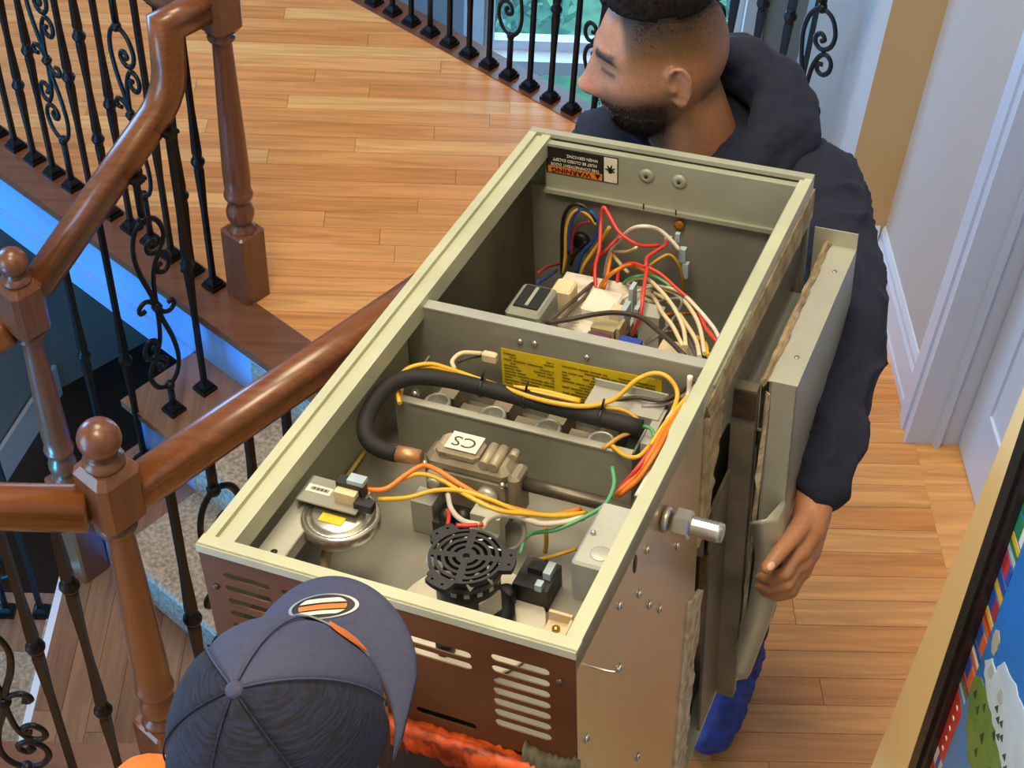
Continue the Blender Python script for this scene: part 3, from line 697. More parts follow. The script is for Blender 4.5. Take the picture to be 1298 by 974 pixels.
fu = empty('furnace', rot=FM)
tag(fu, 'open grey-green gas furnace lying on its back between two men, wires showing', 'furnace')
CREAM = mat('cream_enamel', '#b8ba9e', .4, .1, .08, 8)
GREEN = mat('grey_green_enamel', '#a0a290', .45, .15, .10, 7)
GREY = mat('grey_sheet_metal', '#98978b', .42, .35, .14, 9)
GREYL = mat('light_sheet_metal', '#b3b3a8', .4, .4, .1, 12)
GALV = mat('galvanised_steel', '#b4b4a6', .42, .4, .06, 14)
DARKI = mat('oily_shaded_steel', '#3b382c', .55, .2, .3, 7, col2='#1d1a13')
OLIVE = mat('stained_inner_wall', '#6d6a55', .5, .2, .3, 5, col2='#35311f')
SKIN = mat('glossy_side_skin', '#c9b086', .26, .55, .05, 2)
ORBOUNCE = mat('orange_bounce_panel', '#644228', .4, .1, .25, 6, col2='#4a2812')  # grey-green panel with shade and orange shirt bounce put into its colour
ORNG = mat('orange_reflection_lip', '#d9591f', .5, 0, .4, 26, .5, stretch=(1, 5, 1), col2='#6e2408', thr=(.38, .62))  # reflection of the orange shirt put into the lip's colour
INSUL = mat('torn_insulation', '#b39f7c', .9, 0, .3, 40, .8, col2='#7f6a4b')
PALE = mat('pale_torn_paper', '#cdbfa6', .9, 0, .3, 60, .8, col2='#8c7a66')
BLK = mat('black_plastic', '#1b1b1d', .45, 0, .2, 40)
FOAM = mat('black_foam', '#161616', .75, 0, .2, 50)
VALVE = mat('cast_valve', '#8f8470', .5, .35, .12, 30)
PIPE = mat('steel_pipe', '#5b5248', .4, .6, .2, 30)
BRASS = mat('copper_end', '#b98a5e', .4, .5, .2, 30)
STEEL = mat('bright_steel', '#c2beb2', .25, .85, .1, 40)
WHT = mat('white_plastic', '#d8d2c2', .5, 0, .05, 30)
YEL = mat('yellow_label', '#d9be1c', .5, 0, .08, 30)
CRM = mat('cream_plastic', '#d8c39c', .5, 0, .1, 30)
PRINT = mat('black_print', '#191712', .6)
ORL = mat('orange_label', '#d8781f', .5, 0, .05, 30)
def fp(name, m, *boxes, parent=None):
    mb = MB()
    for b in boxes: mb.box(*b)
    return mb.build(name, m, parent or fu)
L_, W_, D_ = .95, .43, .70
# casing
fp('left_skin', GREEN, ((0, 0, -D_), (.0025, L_, -.003)))
fp('back_skin', GREEN, ((0, .17, -D_-.002), (W_, L_, -D_)))
fp('far_skin', GREEN, ((0, L_-.0025, -D_), (W_, L_, 0)))
rs = fp('right_skin', SKIN, ((W_-.0025, 0, -.665), (W_, .425, -.003)))
for (b, c) in ((.218, -.062), (.334, -.163), (.127, -.06), (.231, -.162), (.272, -.21), (.129, -.161), (.025, -.16), (.193, -.107), (.07, -.33), (.2, -.4)):
    mb = MB(); mb.lathe([(.0055, 0), (.0055, .002), (.003, .004)], 8, M=M_to((W_, b, c), (1, 0, 0))); mb.build('screw', STEEL, rs)
mb = MB(); mb.lathe([(.006, 0), (.006, .0006)], 14, M=M_to((W_, .177, -.046), (1, 0, 0)) @ Matrix.Diagonal((1, 2.2, 1, 1))); mb.build('knockout', BLK, rs)
mb = MB(); mb.tube(spline([(.428, .043, -.067), (.445, .043, -.067), (.456, .045, -.067), (.458, .045, -.061)]), .0014, 6); mb.build('wire_hook', STEEL, rs)
# rims round the open front
rim = fp('left_rim', CREAM, ((0, 0, -.02), (.012, L_, 0)), ((.012, 0, -.012), (.021, L_, -.006)), ((.021, 0, -.030), (.0345, L_, -.002)))
fp('right_rim', CREAM, ((.419, 0, -.03), (W_, L_, 0)), ((.412, 0, -.026), (.419, L_, -.004)))
fp('near_rim', CREAM, ((-.001, -.002, -.004), (W_+.001, .015, .0012)), ((-.001, -.003, -.009), (W_+.001, .001, .0012)))
fp('far_rim', GREEN, ((0, L_-.012, -.006), (W_, L_+.001, .0005)), ((0, L_-.022, -.016), (W_, L_-.012, -.009)))
fs = fp('far_strip', GREEN, ((.03, .924, -.083), (.416, .934, -.008)), ((.03, .918, -.090), (.416, .934, -.083)))
for a in (.19, .24):
    mb = MB(); mb.lathe([(.0115, 0), (.0115, .0015), (.009, .0035), (.003, .005), (.0024, .002)], 18, M=M_to((a, .924, -.033), (0, -1, 0))); mb.build('dimple', GREEN, fs)
    mb = MB(); mb.box((a-.003, .9172, -.087), (a-.001, .9182, -.078)); mb.build('notch', PRINT, fs)
    mb = MB(); mb.lathe([(.002, 0), (.002, .0055)], 8, M=M_to((a, .924, -.033), (0, -1, 0))); mb.build('hole', PRINT, fs)
# warning label, printed upside down on the strip
lab = fp('warning_label', PRINT, ((.032, .9228, -.056), (.146, .9239, -.012)))
fp('orange_band', ORL, ((.035, .9224, -.0545), (.121, .9229, -.0435)), parent=lab)
fp('pictogram_field', WHT, ((.124, .9224, -.0545), (.1445, .9229, -.0135)), parent=lab)
def up180(a, c, b=.9222): return M_axes((a, b, c), (-1, 0, 0), (0, 0, -1), (0, -1, 0))
text('warning_word', 'WARNING', .0105, PRINT, lab, up180(.072, -.049), sx=1.25, bold=.0003)
for i, tx in enumerate(('THIS COMPARTMENT DOOR', 'MUST BE CLOSED EXCEPT', 'WHEN SERVICING')): text('warning_line', tx, .0068, WHT, lab, up180(.078 if i < 2 else .090, -.0395+.0085*i), sx=.88)
mb = MB(); mb.prism([(.109, -.0450), (.119, -.0450), (.114, -.0535)], 0, .0004, M=M_axes((0, .9224, 0), (1, 0, 0), (0, 0, 1), (0, -1, 0))); mb.build('warning_triangle', PRINT, lab)
mb = MB(); mb.ball((.134, .9224, -.036), (.0038, .0004, .004), 10, 6)
for k in range(5): t = -.5+k*.9; mb.tube([(.134, .9222, -.034), (.134+.008*math.cos(t), .9222, -.033+.008*math.sin(t))], [.0022, .0008], 5)
mb.build('pictogram', PRINT, lab)
# inner walls, floors, divider
fp('vestibule_floor', mat('dull_floor_metal', '#827f73', .45, .2, .12, 7), ((.003, .002, -.153), (W_-.003, .488, -.150)))
fp('left_inner_wall', GREEN, ((.004, .012, -.15), (.008, .486, -.03)))
fp('right_inner_wall', GREY, ((W_-.008, .024, -.15), (W_-.0042, .92, -.03)))
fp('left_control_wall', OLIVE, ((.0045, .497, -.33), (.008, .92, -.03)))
fp('control_floor', DARKI, ((.004, .497, -.333), (W_-.004, .935, -.33)))
fp('control_back', GREY, ((.004, .930, -.33), (W_-.004, .936, -.088)))
dv = fp('divider', GREY, ((.008, .4885, -.33), (W_-.009, .492, -.013)))
fp('divider_lip', GREYL, ((.008, .4875, -.014), (W_-.02, .505, -.0115)), parent=dv)
for a, c in ((.169, -.033), (.189, -.031), (.259, -.035)):
    mb = MB(); mb.lathe([(.0045, 0), (.0045, .002), (.002, .004)], 8, M=M_to((a, .4885, c), (0, -1, 0))); mb.build('bolt', STEEL, dv)
yl = MB(); yl.slab([(.142, .4876, -.110), (.358, .4876, -.105), (.358, .4876, -.045), (.142, .4876, -.050)], -.0008); yl = yl.build('yellow_rating_label', YEL, dv)
mb = MB(); rg = random.Random(5)
for r in range(11):
    c = -.056-.0047*r
    for (a0, a1) in ((.146, .215), (.226, .35)):
        a = a0
        while a < a1:
            l = rg.uniform(.006, .022)
            if rg.random() < .8: mb.box((a, .4859, c-.0010), (min(a+l, a1), .4866, c+.0010))
            a += l+.002
mb.build('label_print', mat('olive_print', '#857210', .6), yl)
sh = fp('left_shelf', GREYL, ((.033, .026, -.052), (.068, .165, -.050)), ((.066, .026, -.066), (.068, .165, -.050)))
mb = MB(); mb.lathe([(.004, 0), (.004, .0006)], 10, M=Matrix.Translation((.052, .06, -.050))); mb.build('screw_hole', PRINT, sh)
mb = MB(); mb.tube(spline([(.012, .15, -.146), (.014, .25, -.143), (.012, .34, -.143)]), .003, 6); mb.build('sealant_bead', mat('yellow_sealant', '#c9b55a', .6, 0, .2, 20), fu)
# near panel with louvre slots and the orange lip
gx = []
for (a0, a1) in ((.026, .083), (.097, .152), (.166, .224)):
    for k in range(6): gx.append(stadium(a0, a1, -.041-.0195*k, -.032-.0195*k))
for k in (0, 1): gx.append(stadium(.245, .316, -.056-.0165*k, -.046-.0165*k))
gx.append(stadium(.245, .316, -.168, -.158))
for k in range(7): gx.append(stadium(.338, .402, -.047-.0168*k, -.037-.0168*k))
# louvred panel: outline in (a, c); local z of the plate maps to -b
pn = plate('louvred_panel', [(0, -.009), (W_, -.009), (W_, -.178), (0, -.2)], gx, .0016, ORBOUNCE, fu, M_axes((0, -.0005, 0), (1, 0, 0), (0, 0, 1), (0, -1, 0)))
for a, c in ((.413, -.048), (.014, -.058)):
    mb = MB(); mb.lathe([(.004, 0), (.004, .002), (.002, .0035)], 8, M=M_to((a, -.0013, c), (0, -1, 0))); mb.build('screw', PIPE, pn)
rg = random.Random(11); n = 60; vs = []
for i in range(n+1):
    a = .10+.315*i/n; j = lambda s: rg.uniform(-s, s)
    vs += [(a, -.0014, -.182+j(.003)), (a, -.016+j(.003), -.182+j(.002)), (a, -.022+j(.003), -.190+j(.003)), (a, -.024+j(.003), -.204+j(.002)), (a, -.020+j(.003), -.214+j(.004)), (a, -.0014, -.205)]
fs_ = [(i*6+k, i*6+(k+1) % 6, (i+1)*6+(k+1) % 6, (i+1)*6+k) for i in range(n) for k in range(6)]+[(5, 4, 3, 2, 1, 0), tuple(n*6+k for k in range(6))]
MB().add(vs, fs_, smooth=True).build('crumpled_orange_lip', ORNG, fu)
vs = []; n = 18
for i in range(n+1):
    a = .372+.062*i/n; j = lambda q: rg.uniform(-q, q); tp = -.158-.012*math.sin(math.pi*i/n)+j(.004)
    vs += [(a, -.0015, tp), (a, -.010+j(.003), tp-.004), (a, -.014+j(.004), -.180+j(.003)), (a, -.010+j(.003), -.196+j(.004)), (a, -.0015, -.194)]
MB().add(vs, [(i*5+k, i*5+(k+1) % 5, (i+1)*5+(k+1) % 5, (i+1)*5+k) for i in range(n) for k in range(5)]+[(4, 3, 2, 1, 0), tuple(n*5+k for k in range(5))], smooth=True).build('torn_tape', mat('grey_green_putty', '#5d5a45', .8, 0, .3, 30, .5), fu)
fp('skin_under_lip', DARKI, ((.0, -.001, -.68), (W_-.003, .0015, -.206)))  # casing below the panel, the panel's shadow put in as dark steel
# burner box
bb = fp('burner_box', GREY, ((.048, .370, -.150), (.358, .3725, -.072)), ((.048, .3725, -.152), (.358, .470, -.150)), ((.046, .370, -.150), (.0485, .47, -.075)), ((.357, .370, -.150), (.3595, .47, -.075)))
fp('burner_box_lip', GREYL, ((.046, .368, -.072), (.3595, .379, -.0695)), parent=bb)
for a in (.089, .165, .239, .309):
    mb = MB(); mb.lathe([(.0175, -.03), (.0175, .0), (.0155, .002), (.0125, .0), (.011, -.026)], 18, M=Matrix.Translation((a, .402, -.088))); mb.build('burner_tube', GREYL, bb)
    mb = MB(); mb.lathe([(.011, 0), (.011, .001)], 16, M=Matrix.Translation((a, .402, -.113))); mb.build('burner_throat', PRINT, bb)
    mb = MB(); mb.box((a-.021, .384, -.149), (a+.021, .424, -.118)); mb.box((a-.012, .424, -.14), (a+.012, .468, -.098)); mb.build('burner_body', VALVE, bb)
for a in (.127, .202, .275):
    fp('burner_bridge', VALVE, ((a-.015, .39, -.125), (a+.015, .43, -.105)), ((a-.012, .395, -.105), (a+.012, .405, -.098)), parent=bb)
mb = MB(); mb.ball((.066, .388, -.07), .006, 10, 8); mb.build('cap_screw', STEEL, bb)
fp('junction_cover', GREYL, ((.277, .430, -.075), (.372, .470, -.060)), ((.277, .468, -.072), (.372, .4705, -.05)), ((.365, .385, -.078), (.376, .455, -.062)))
fpth = [(.362, .398, -.05), (.279, .394, -.045), (.198, .397, -.045), (.123, .399, -.045), (.082, .394, -.045), (.058, .383, -.045), (.044, .359, -.045), (.042, .325, -.045), (.048, .290, -.047), (.062, .268, -.05), (.082, .258, -.052), (.106, .258, -.053)]
mb = MB(); mb.tube(spline(fpth, 5), .0106, 14); gp_ = mb.build('insulated_gas_tube', FOAM, fu)
for p, d in (((.155, .398, -.045), (1, 0, 0)), ((.214, .396, -.045), (1, 0, 0)), ((.312, .396, -.046), (1, 0, 0))):
    mb = MB(); mb.lathe([(.0122, -.002), (.0122, .002)], 14, M=M_to(p, d)); mb.tube([(p[0], p[1], p[2]+.012), (p[0]+.002, p[1]+.004, p[2]+.026)], .0015, 5); mb.build('cable_tie', BLK, gp_)
mb = MB(); mb.tube([(.100, .258, -.053), (.118, .260, -.053), (.136, .262, -.053)], [.0105, .0105, .0095], 12); mb.build('copper_end', BRASS, gp_)
# gas valve
gv = MB(); gv.rbox((.136, .262, -.125), (.247, .302, -.062), .006); gv.rbox((.138, .262, -.062), (.246, .303, -.046), .008)
gv = gv.build('gas_valve', VALVE, fu)
mb = MB(); mb.tube([(.163, .266, -.046), (.163, .300, -.046)], .006, 10); mb.rbox((.150, .266, -.046), (.206, .301, -.034), .006)
for a in (.214, .226): mb.tube([(a, .264, -.044), (a, .301, -.044)], .0065, 10)
mb.tube([(.24, .290, -.046), (.24, .302, -.046)], .006, 10); mb.build('valve_cover', mat('cast_valve_cover', '#a3947a', .5, .25, .1, 30), gv)
st_ = MB(); st_.box((.163, .269, -.0338), (.203, .299, -.0330)); st_ = st_.build('valve_sticker', WHT, gv)
text('sticker_letters', 'CS', .024, mat('grey_marker', '#4b4742', .7), st_, M_axes((.183, .284, -.0328), (-1, 0, 0), (0, -1, 0), (0, 0, 1)), sx=1.1)
for a, c, r in ((.156, -.075, .014), (.220, -.085, .013)):
    mb = MB(); mb.lathe([(r, 0), (r, .006), (r*.8, .009), (r*.55, .010), (r*.55, .016), (r*.3, .017)], 16, M=M_to((a, .262, c), (0, -1, 0))); mb.build('valve_knob', GREYL, gv)
for a, c in ((.141, -.058), (.186, -.085), (.240, -.062)):
    mb = MB(); mb.ball((a, .259, c), .0045, 8, 6); mb.build('valve_screw', STEEL, gv)
mb = MB(); mb.rbox((.247, .255, -.105), (.262, .288, -.045), .004); mb.build('valve_flange', VALVE, gv)
mb = MB(); mb.tube([(.258, .273, -.064), (.30, .273, -.064), (.44, .273, -.064)], .0085, 14); gpipe = mb.build('gas_pipe', PIPE, fu)
mb = MB(); mb.lathe([(.016, 0), (.016, .006), (.013, .008)], 14, M=M_to((.432, .273, -.064), (1, 0, 0))); mb.lathe([(.0155, .012), (.017, .014), (.017, .03), (.0155, .032)], 6, M=M_to((.432, .273, -.064), (1, 0, 0)), smooth=False)
pr = [(.0105, .03)]
for k in range(9): pr += [(.0125, .034+.0036*k), (.0112, .0358+.0036*k)]
pr += [(.011, .068), (.007, .069)]; mb.lathe(pr, 14, M=M_to((.432, .273, -.064), (1, 0, 0))); mb.build('threaded_fitting', STEEL, gpipe)
# parts under the valve
ig = MB(); ig.box((.130, .235, -.149), (.158, .262, -.10)); ig.build('igniter_bracket', GREYL, fu)
mb = MB(); mb.box((.162, .225, -.149), (.214, .262, -.115)); mb.ball((.178, .232, -.108), .010, 10, 8); mb.ball((.198, .236, -.106), .011, 10, 8); mb.build('valve_coil', BLK, fu)
fp('coil_bracket', GALV, ((.210, .205, -.149), (.247, .245, -.112)), ((.21, .23, -.112), (.247, .26, -.09)))
# pressure switch on its bracket
ps = MB(); ps.lathe([(.042, -.020), (.0455, -.016), (.0455, -.004), (.043, 0), (.040, 0), (.039, -.003), (.034, -.003), (.033, .001), (.030, .002), (.0, .002)], 32, M=Matrix.Translation((.094, .137, -.046))); ps = ps.build('pressure_switch', STEEL, fu)
fp('switch_bracket', GREY, ((.042, .130, -.036), (.118, .172, -.034)), ((.042, .130, -.085), (.0445, .172, -.034)), parent=ps)
fp('white_label', WHT, ((.046, .146, -.034), (.077, .158, -.0332)), parent=ps)
mb = MB()
for k in range(14): mb.box((.051+.0016*k, .1495, -.0332), (.0518+.0016*k+(k % 3)*.0003, .1545, -.0330))
mb.build('bar_code', PRINT, ps)
fp('yellow_label', YEL, ((.077, .116, -.0438), (.106, .129, -.0428)), parent=ps)
fp('switch_block', CRM, ((.086, .142, -.036), (.112, .156, -.020)), parent=ps)
fp('switch_terminals', BLK, ((.084, .152, -.034), (.116, .166, -.014)), ((.112, .138, -.036), (.134, .15, -.026)), parent=ps)
fp('blue_connector', mat('pale_blue_plastic', '#a9bcc6', .4), ((.098, .153, -.014), (.118, .166, -.008)), parent=ps)
mb = MB(); mb.tube(spline([(.076, .120, -.06), (.083, .126, -.085), (.079, .119, -.10), (.082, .107, -.115), (.089, .096, -.135)]), .0062, 10); mb.build('rubber_tube', mat('tan_rubber', '#a08d66', .6, 0, .2, 20), ps)
mb = MB(); mb.tube([(.0865, .100, -.128), (.092, .090, -.148)], .0072, 10); mb.build('tube_end', BLK, ps)
# draught inducer
FC = (.2575, .1195)
di = MB(); di.lathe([(.086, 0), (.088, .003), (.086, .006), (.0, .007)], 40, M=Matrix.Translation((.253, .122, -.1495))); di = di.build('inducer_plate', mat('cream_plate', '#d6cfbe', .5, .05, .08, 12), fu)
mt = MB(); mt.lathe([(.036, -.112), (.036, -.060), (.033, -.056)], 24, M=Matrix.Translation((FC[0], FC[1], 0))); mt.lathe([(.045, -.1425), (.045, -.128), (.036, -.12)], 20, M=Matrix.Translation((FC[0]+.004, FC[1]+.004, 0))); mt = mt.build('inducer_motor', BLK, di)
for k in range(16):
    t = k*2*math.pi/16; mb = MB(); mb.box((-.003, -.0012, -.068), (.003, .0012, -.058), M=Matrix.Translation((FC[0]+.0365*math.cos(t), FC[1]+.0365*math.sin(t), 0)) @ Matrix.Rotation(t+math.pi/2, 4, 'Z')); mb.build('vent_slot', GREYL, mt)
for t in (-100, -20, 60, 140, 215):
    tt = math.radians(t); mb = MB(); mb.lathe([(.011, -.1425), (.011, -.126), (.005, -.125)], 10, M=Matrix.Translation((FC[0]+.05*math.cos(tt), FC[1]+.05*math.sin(tt), 0))); mb.build('motor_foot', BLK, mt)
mb = MB(); t = math.radians(-25); mb.box((-.015, -.0015, -.106), (.015, .0015, -.078), M=Matrix.Translation((FC[0]+.0355*math.cos(t), FC[1]+.0355*math.sin(t), 0)) @ Matrix.Rotation(t+math.pi/2, 4, 'Z')); mb.build('motor_label', GREYL, mt)
out = []; lug = [math.radians(x) for x in (147, -106, 13)]
for i in range(96):
    t = 2*math.pi*i/96; r = .0418
    for l in lug:
        dlt = abs((t-l+math.pi) % (2*math.pi)-math.pi); 
        if dlt < .30: r = .0545
        elif dlt < .40: r = max(r, .048)
    out.append((r*math.cos(t), r*math.sin(t)))
holes = [[(.004*math.cos(k*.5236), .004*math.sin(k*.5236)) for k in range(12)]]
for (r0, r1, ns) in ((.0115, .0155, 4), (.0195, .0235, 4), (.0275, .0315, 4), (.0355, .0385, 4)):
    for q in range(ns):
        a0 = q*math.pi/2+.12*.0355/r1+.2; a1 = (q+1)*math.pi/2-.12*.0355/r1+.2
        holes.append([(r1*math.cos(a0+(a1-a0)*k/10), r1*math.sin(a0+(a1-a0)*k/10)) for k in range(11)]+[(r0*math.cos(a1+(a0-a1)*k/10), r0*math.sin(a1+(a0-a1)*k/10)) for k in range(11)])
for l in lug:
    for q in (-.007, .007): c = (.0480*math.cos(l)-q*math.sin(l), .0480*math.sin(l)+q*math.cos(l)); holes.append([(c[0]+.0018*math.cos(k), c[1]+.0018*math.sin(k)) for k in range(6)])
plate('fan_grille', out, holes, .006, BLK, di, Matrix.Translation((FC[0], FC[1], -.043)))
mb = MB(); mb.lathe([(.0395, -.060), (.0395, -.046), (.038, -.046), (.0375, -.058)], 32, M=Matrix.Translation((FC[0], FC[1], 0))); mb.build('grille_ring', BLK, di)
mb = MB()
for k in range(11): 
    t = k*2*math.pi/11; mb.box((.012, -.0008, -.056), (.036, .0008, -.0475), M=Matrix.Translation((FC[0], FC[1], 0)) @ Matrix.Rotation(t, 4, 'Z') @ Matrix.Rotation(.5, 4, 'X'))
mb.lathe([(.010, -.056), (.010, -.047)], 12, M=Matrix.Translation((FC[0], FC[1], 0))); mb.build('fan_wheel', GREYL, di)
# small parts on the right of the vestibule
fp('limit_switch', BLK, ((.288, .168, -.149), (.330, .214, -.118)), ((.298, .19, -.118), (.318, .208, -.110)))
fp('blue_terminal', mat('pale_blue_plastic', '#a9bcc6', .4), ((.318, .186, -.118), (.327, .206, -.108)), ((.316, .166, -.118), (.324, .176, -.109)))
jb = MB(); jb.rbox((.374, .131, -.075), (.4205, .231, -.018), .003); jb = jb.build('junction_box', GREYL, fu)
for a, b in ((.382, .178),): mb = MB(); mb.ball((a, b, -.0165), .0035, 8, 6); mb.build('box_screw', STEEL, jb)
mb = MB(); mb.lathe([(.011, 0), (.0112, .0005), (.010, .0008)], 20, M=Matrix.Translation((.400, .152, -.018))); mb.build('knockout', GREYL, jb)
cb = fp('terminal_bracket', CRM, ((.338, .126, -.149), (.366, .156, -.143)), ((.338, .153, -.143), (.366, .157, -.130)), ((.364, .126, -.143), (.367, .157, -.134)))
mb = MB(); mb.lathe([(.005, 0), (.005, .003), (.003, .005)], 8, M=Matrix.Translation((.351, .141, -.143))); mb.build('brass_screw', mat('brass', '#b89a4a', .3, .8), cb)
mb = MB(); mb.lathe([(.007, 0), (.007, .005)], 12, M=M_to((.4215, .095, -.06), (-1, 0, 0))); mb.build('bushing', WHT, fu)
mb = MB(); mb.rbox((.128, .456, -.052), (.148, .466, -.040), .002); mb.build('wire_connector', CRM, fu)
# control compartment
tr = MB(); tr.rbox((.080, .638, -.20), (.132, .712, -.108), .004); tr = tr.build('transformer', mat('transformer_grey', '#8d9084', .5, .2, .1, 20), fu)
fp('transformer_coil', BLK, ((.088, .652, -.108), (.124, .704, -.1055)), parent=tr); fp('transformer_bar', GREYL, ((.104, .655, -.1055), (.109, .70, -.104)), parent=tr)
cbd = fp('control_board', mat('white_board_cover', '#cfc6b8', .55, 0, .15, 60, col2='#a89e90'), ((.095, .690, -.176), (.230, .840, -.170)), ((.13, .62, -.176), (.36, .70, -.170)))
def cp(name, m, *bx): return fp(name, m, *bx, parent=cbd)
mb = MB(); mb.rbox((.112, .730, -.17), (.142, .764, -.126), .003); mb.build('relay', CRM, cbd)
mb = MB(); mb.rbox((.155, .735, -.17), (.205, .790, -.150), .003); mb.build('relay', WHT, cbd)
cp('orange_stripe', mat('orange_print', '#d2743c', .5), ((.150, .770, -.170), (.154, .800, -.1695)))
mb = MB()
for k in range(9): mb.box((.112, .700+.0028*k, -.1700), (.150+.004*(k % 3), .7014+.0028*k, -.1697))
mb.build('board_print', mat('grey_print', '#8c8478', .7), cbd)
cp('connector_block', mat('khaki_plastic', '#a79a72', .5), ((.198, .664, -.17), (.232, .690, -.126)), ((.235, .664, -.17), (.24, .69, -.12)))
cp('purple_connector', mat('purple_plastic', '#76415f', .5), ((.196, .654, -.165), (.228, .664, -.132)))
cp('blue_connector', mat('blue_plastic', '#2f4fae', .4), ((.243, .646, -.15), (.274, .664, -.128)), ((.262, .640, -.15), (.286, .652, -.134)))
cp('terminal_strip', WHT, ((.13, .612, -.15), (.195, .630, -.128)), ((.255, .61, -.14), (.36, .64, -.120)))
cp('tall_relay', GREYL, ((.255, .70, -.17), (.285, .73, -.115)))
for bx in (((.205, .72, -.17), (.23, .74, -.135)), ((.24, .74, -.17), (.25, .76, -.14)), ((.295, .66, -.17), (.345, .69, -.14))): cp('small_relay', CRM, bx)
for bx in (((.23, .69, -.14), (.238, .72, -.11)), ((.22, .76, -.16), (.226, .78, -.12)), ((.245, .71, -.15), (.251, .735, -.115))): cp('spade_terminal', mat('pale_blue_plastic', '#a9bcc6', .4), bx)
mb = MB(); mb.lathe([(.008, 0), (.008, .004), (.004, .005)], 12, M=M_to((.242, .927, -.108), (0, -1, 0))); mb.build('orange_cap', mat('amber_plastic', '#b3701c', .5, 0, .3, 80), fu)
fp('crimp_connector', mat('pale_blue_plastic', '#a9bcc6', .4), ((.228, .896, -.126), (.238, .905, -.116)), ((.252, .892, -.15), (.262, .902, -.128)), ((.258, .892, -.178), (.267, .902, -.153)), ((.243, .9, -.122), (.25, .907, -.108)))
mb = MB(); mb.lathe([(.014, 0), (.014, .008), (.009, .010)], 14, M=M_to((.085, .930, -.17), (0, -1, 0))); mb.build('grommet', BLK, fu)
WC = dict(wire_black='#191a1c', wire_yellow='#d9a72e', wire_blue='#274a93', wire_red_dark='#8e2c2c', wire_red='#cf3a33', wire_white='#d9d2c0', wire_cream='#d3c39a', wire_orange='#d9771f', wire_yellow_dull='#b98d2e', wire_green='#4f9a66', wire_grey='#8b8784', wire_brown_dark='#3d3229', wire_grey_dark='#524b46', wire_orange_dark='#9a5a2a', wire_purple='#5d4f57')
for nm, r, pts in WIRES:
    mb = MB(); mb.tube(spline([(x/1000, y/1000, z/1000) for x, y, z in pts], 5), r*.9, 7); mb.build('wire', mat(nm, WC[nm], .45, 0, .05, 30), fu)
# torn insulation and the side-return collar on the right
def jag(name, m, edge0, edge1, a0, a1, n=26, seed=1, amp=.006):
    rg = random.Random(seed); vs = []
    for i in range(n+1):
        t = i/n
        p = [edge0[k]+(edge0[k+2]-edge0[k])*t for k in (0, 1)]; q = [edge1[k]+(edge1[k+2]-edge1[k])*t for k in (0, 1)]
        q = [q[0]+rg.uniform(-amp, amp), q[1]+rg.uniform(-amp, amp)]; b = rg.uniform(0, .0012)
        vs += [(a0, p[0], p[1]), (a1+b, p[0], p[1]), (a1+b, q[0], q[1]), (a0, q[0], q[1])]
    fs = [(i*4+k, i*4+(k+1) % 4, (i+1)*4+(k+1) % 4, (i+1)*4+k) for i in range(n) for k in range(4)]+[(3, 2, 1, 0), tuple(n*4+k for k in range(4))]
    return MB().add(vs, fs).build(name, m, fu)
jag('torn_insulation', INSUL, (.43, -.022, .95, -.022), (.45, -.062, .95, -.070), W_-.004, W_+.002, seed=2, amp=.003)
jag('torn_insulation', INSUL, (.44, -.05, .425, -.25), (.502, -.06, .465, -.235), W_-.004, W_+.003, seed=4, amp=.008)
jag('torn_insulation', PALE, (.395, -.32, .355, -.69), (.445, -.36, .40, -.70), W_-.003, W_+.004, seed=6, amp=.012)
jag('peeled_paint', CREAM, (.46, -.012, .62, -.012), (.47, -.022, .60, -.02), W_-.001, W_+.0012, seed=9, amp=.004)
fp('side_opening_frame', GREY, ((.402, .44, -.69), (.405, .95, -.03)), ((.405, .935, -.69), (W_, .948, -.05)))
fp('damper_plate', GREYL, ((.409, .604, -.19), (.4655, .925, -.187)))
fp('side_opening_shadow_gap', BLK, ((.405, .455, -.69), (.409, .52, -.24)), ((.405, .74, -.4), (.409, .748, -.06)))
co = fp('return_collar', GALV, ((.461, .600, -.102), (.503, .935, -.100)), ((.501, .600, -.46), (.503, .935, -.102)), ((.470, .600, -.50), (.503, .602, -.102)), ((.4405, .935, -.46), (.503, .937, -.075)), ((.466, .604, -.62), (.469, .93, -.102)))
fp('collar_post', mat('brown_grey_steel', '#7d7362', .45, .3, .2, 14), ((.424, .582, -.705), (.4555, .600, -.108)), ((.424, .50, -.705), (.428, .582, -.25)), parent=co)
fp('collar_inner_post', DARKI, ((.4555, .606, -.68), (.468, .610, -.11)), parent=co)
fp('rusty_corner', mat('rusty_steel', '#4a3624', .8, .1, .4, 40, col2='#2a1e14'), ((.426, .579, -.155), (.456, .583, -.110)), parent=co)
for b in (.66, .87):
    mb = MB(); mb.lathe([(.004, 0), (.003, .0012), (.0012, .0004)], 10, M=Matrix.Translation((.487, b, -.100))); mb.build('dimple', STEEL, co)
mb = MB(); mb.lathe([(.0025, 0), (.0025, .0008)], 8, M=M_to((.503, .72, -.27), (1, 0, 0))); mb.build('screw_hole', PRINT, co)
rg = random.Random(21); vs = []; n = 30
for i in range(n+1):
    b = .592+.355*i/n; j = lambda s: rg.uniform(-s, s)
    vs += [(.457+j(.001), b, -.097+j(.001)), (.463+j(.001), b, -.091+j(.0015)), (.4665+j(.002), b, -.0985), (.461, b, -.108+j(.003))]
MB().add(vs, [(i*4+k, i*4+(k+1) % 4, (i+1)*4+(k+1) % 4, (i+1)*4+k) for i in range(n) for k in range(4)]+[(3, 2, 1, 0), tuple(n*4+k for k in range(4))]).build('torn_liner', INSUL, co)
rg = random.Random(23); vs = []; n = 24
for i in range(n+1):
    t = i/n; c = -.12-.56*t; j = lambda s: rg.uniform(-s, s)
    vs += [(.466+j(.003)-.012*t, .592+j(.004), c), (.470-.012*t, .598, c), (.462-.012*t, .604, c)]
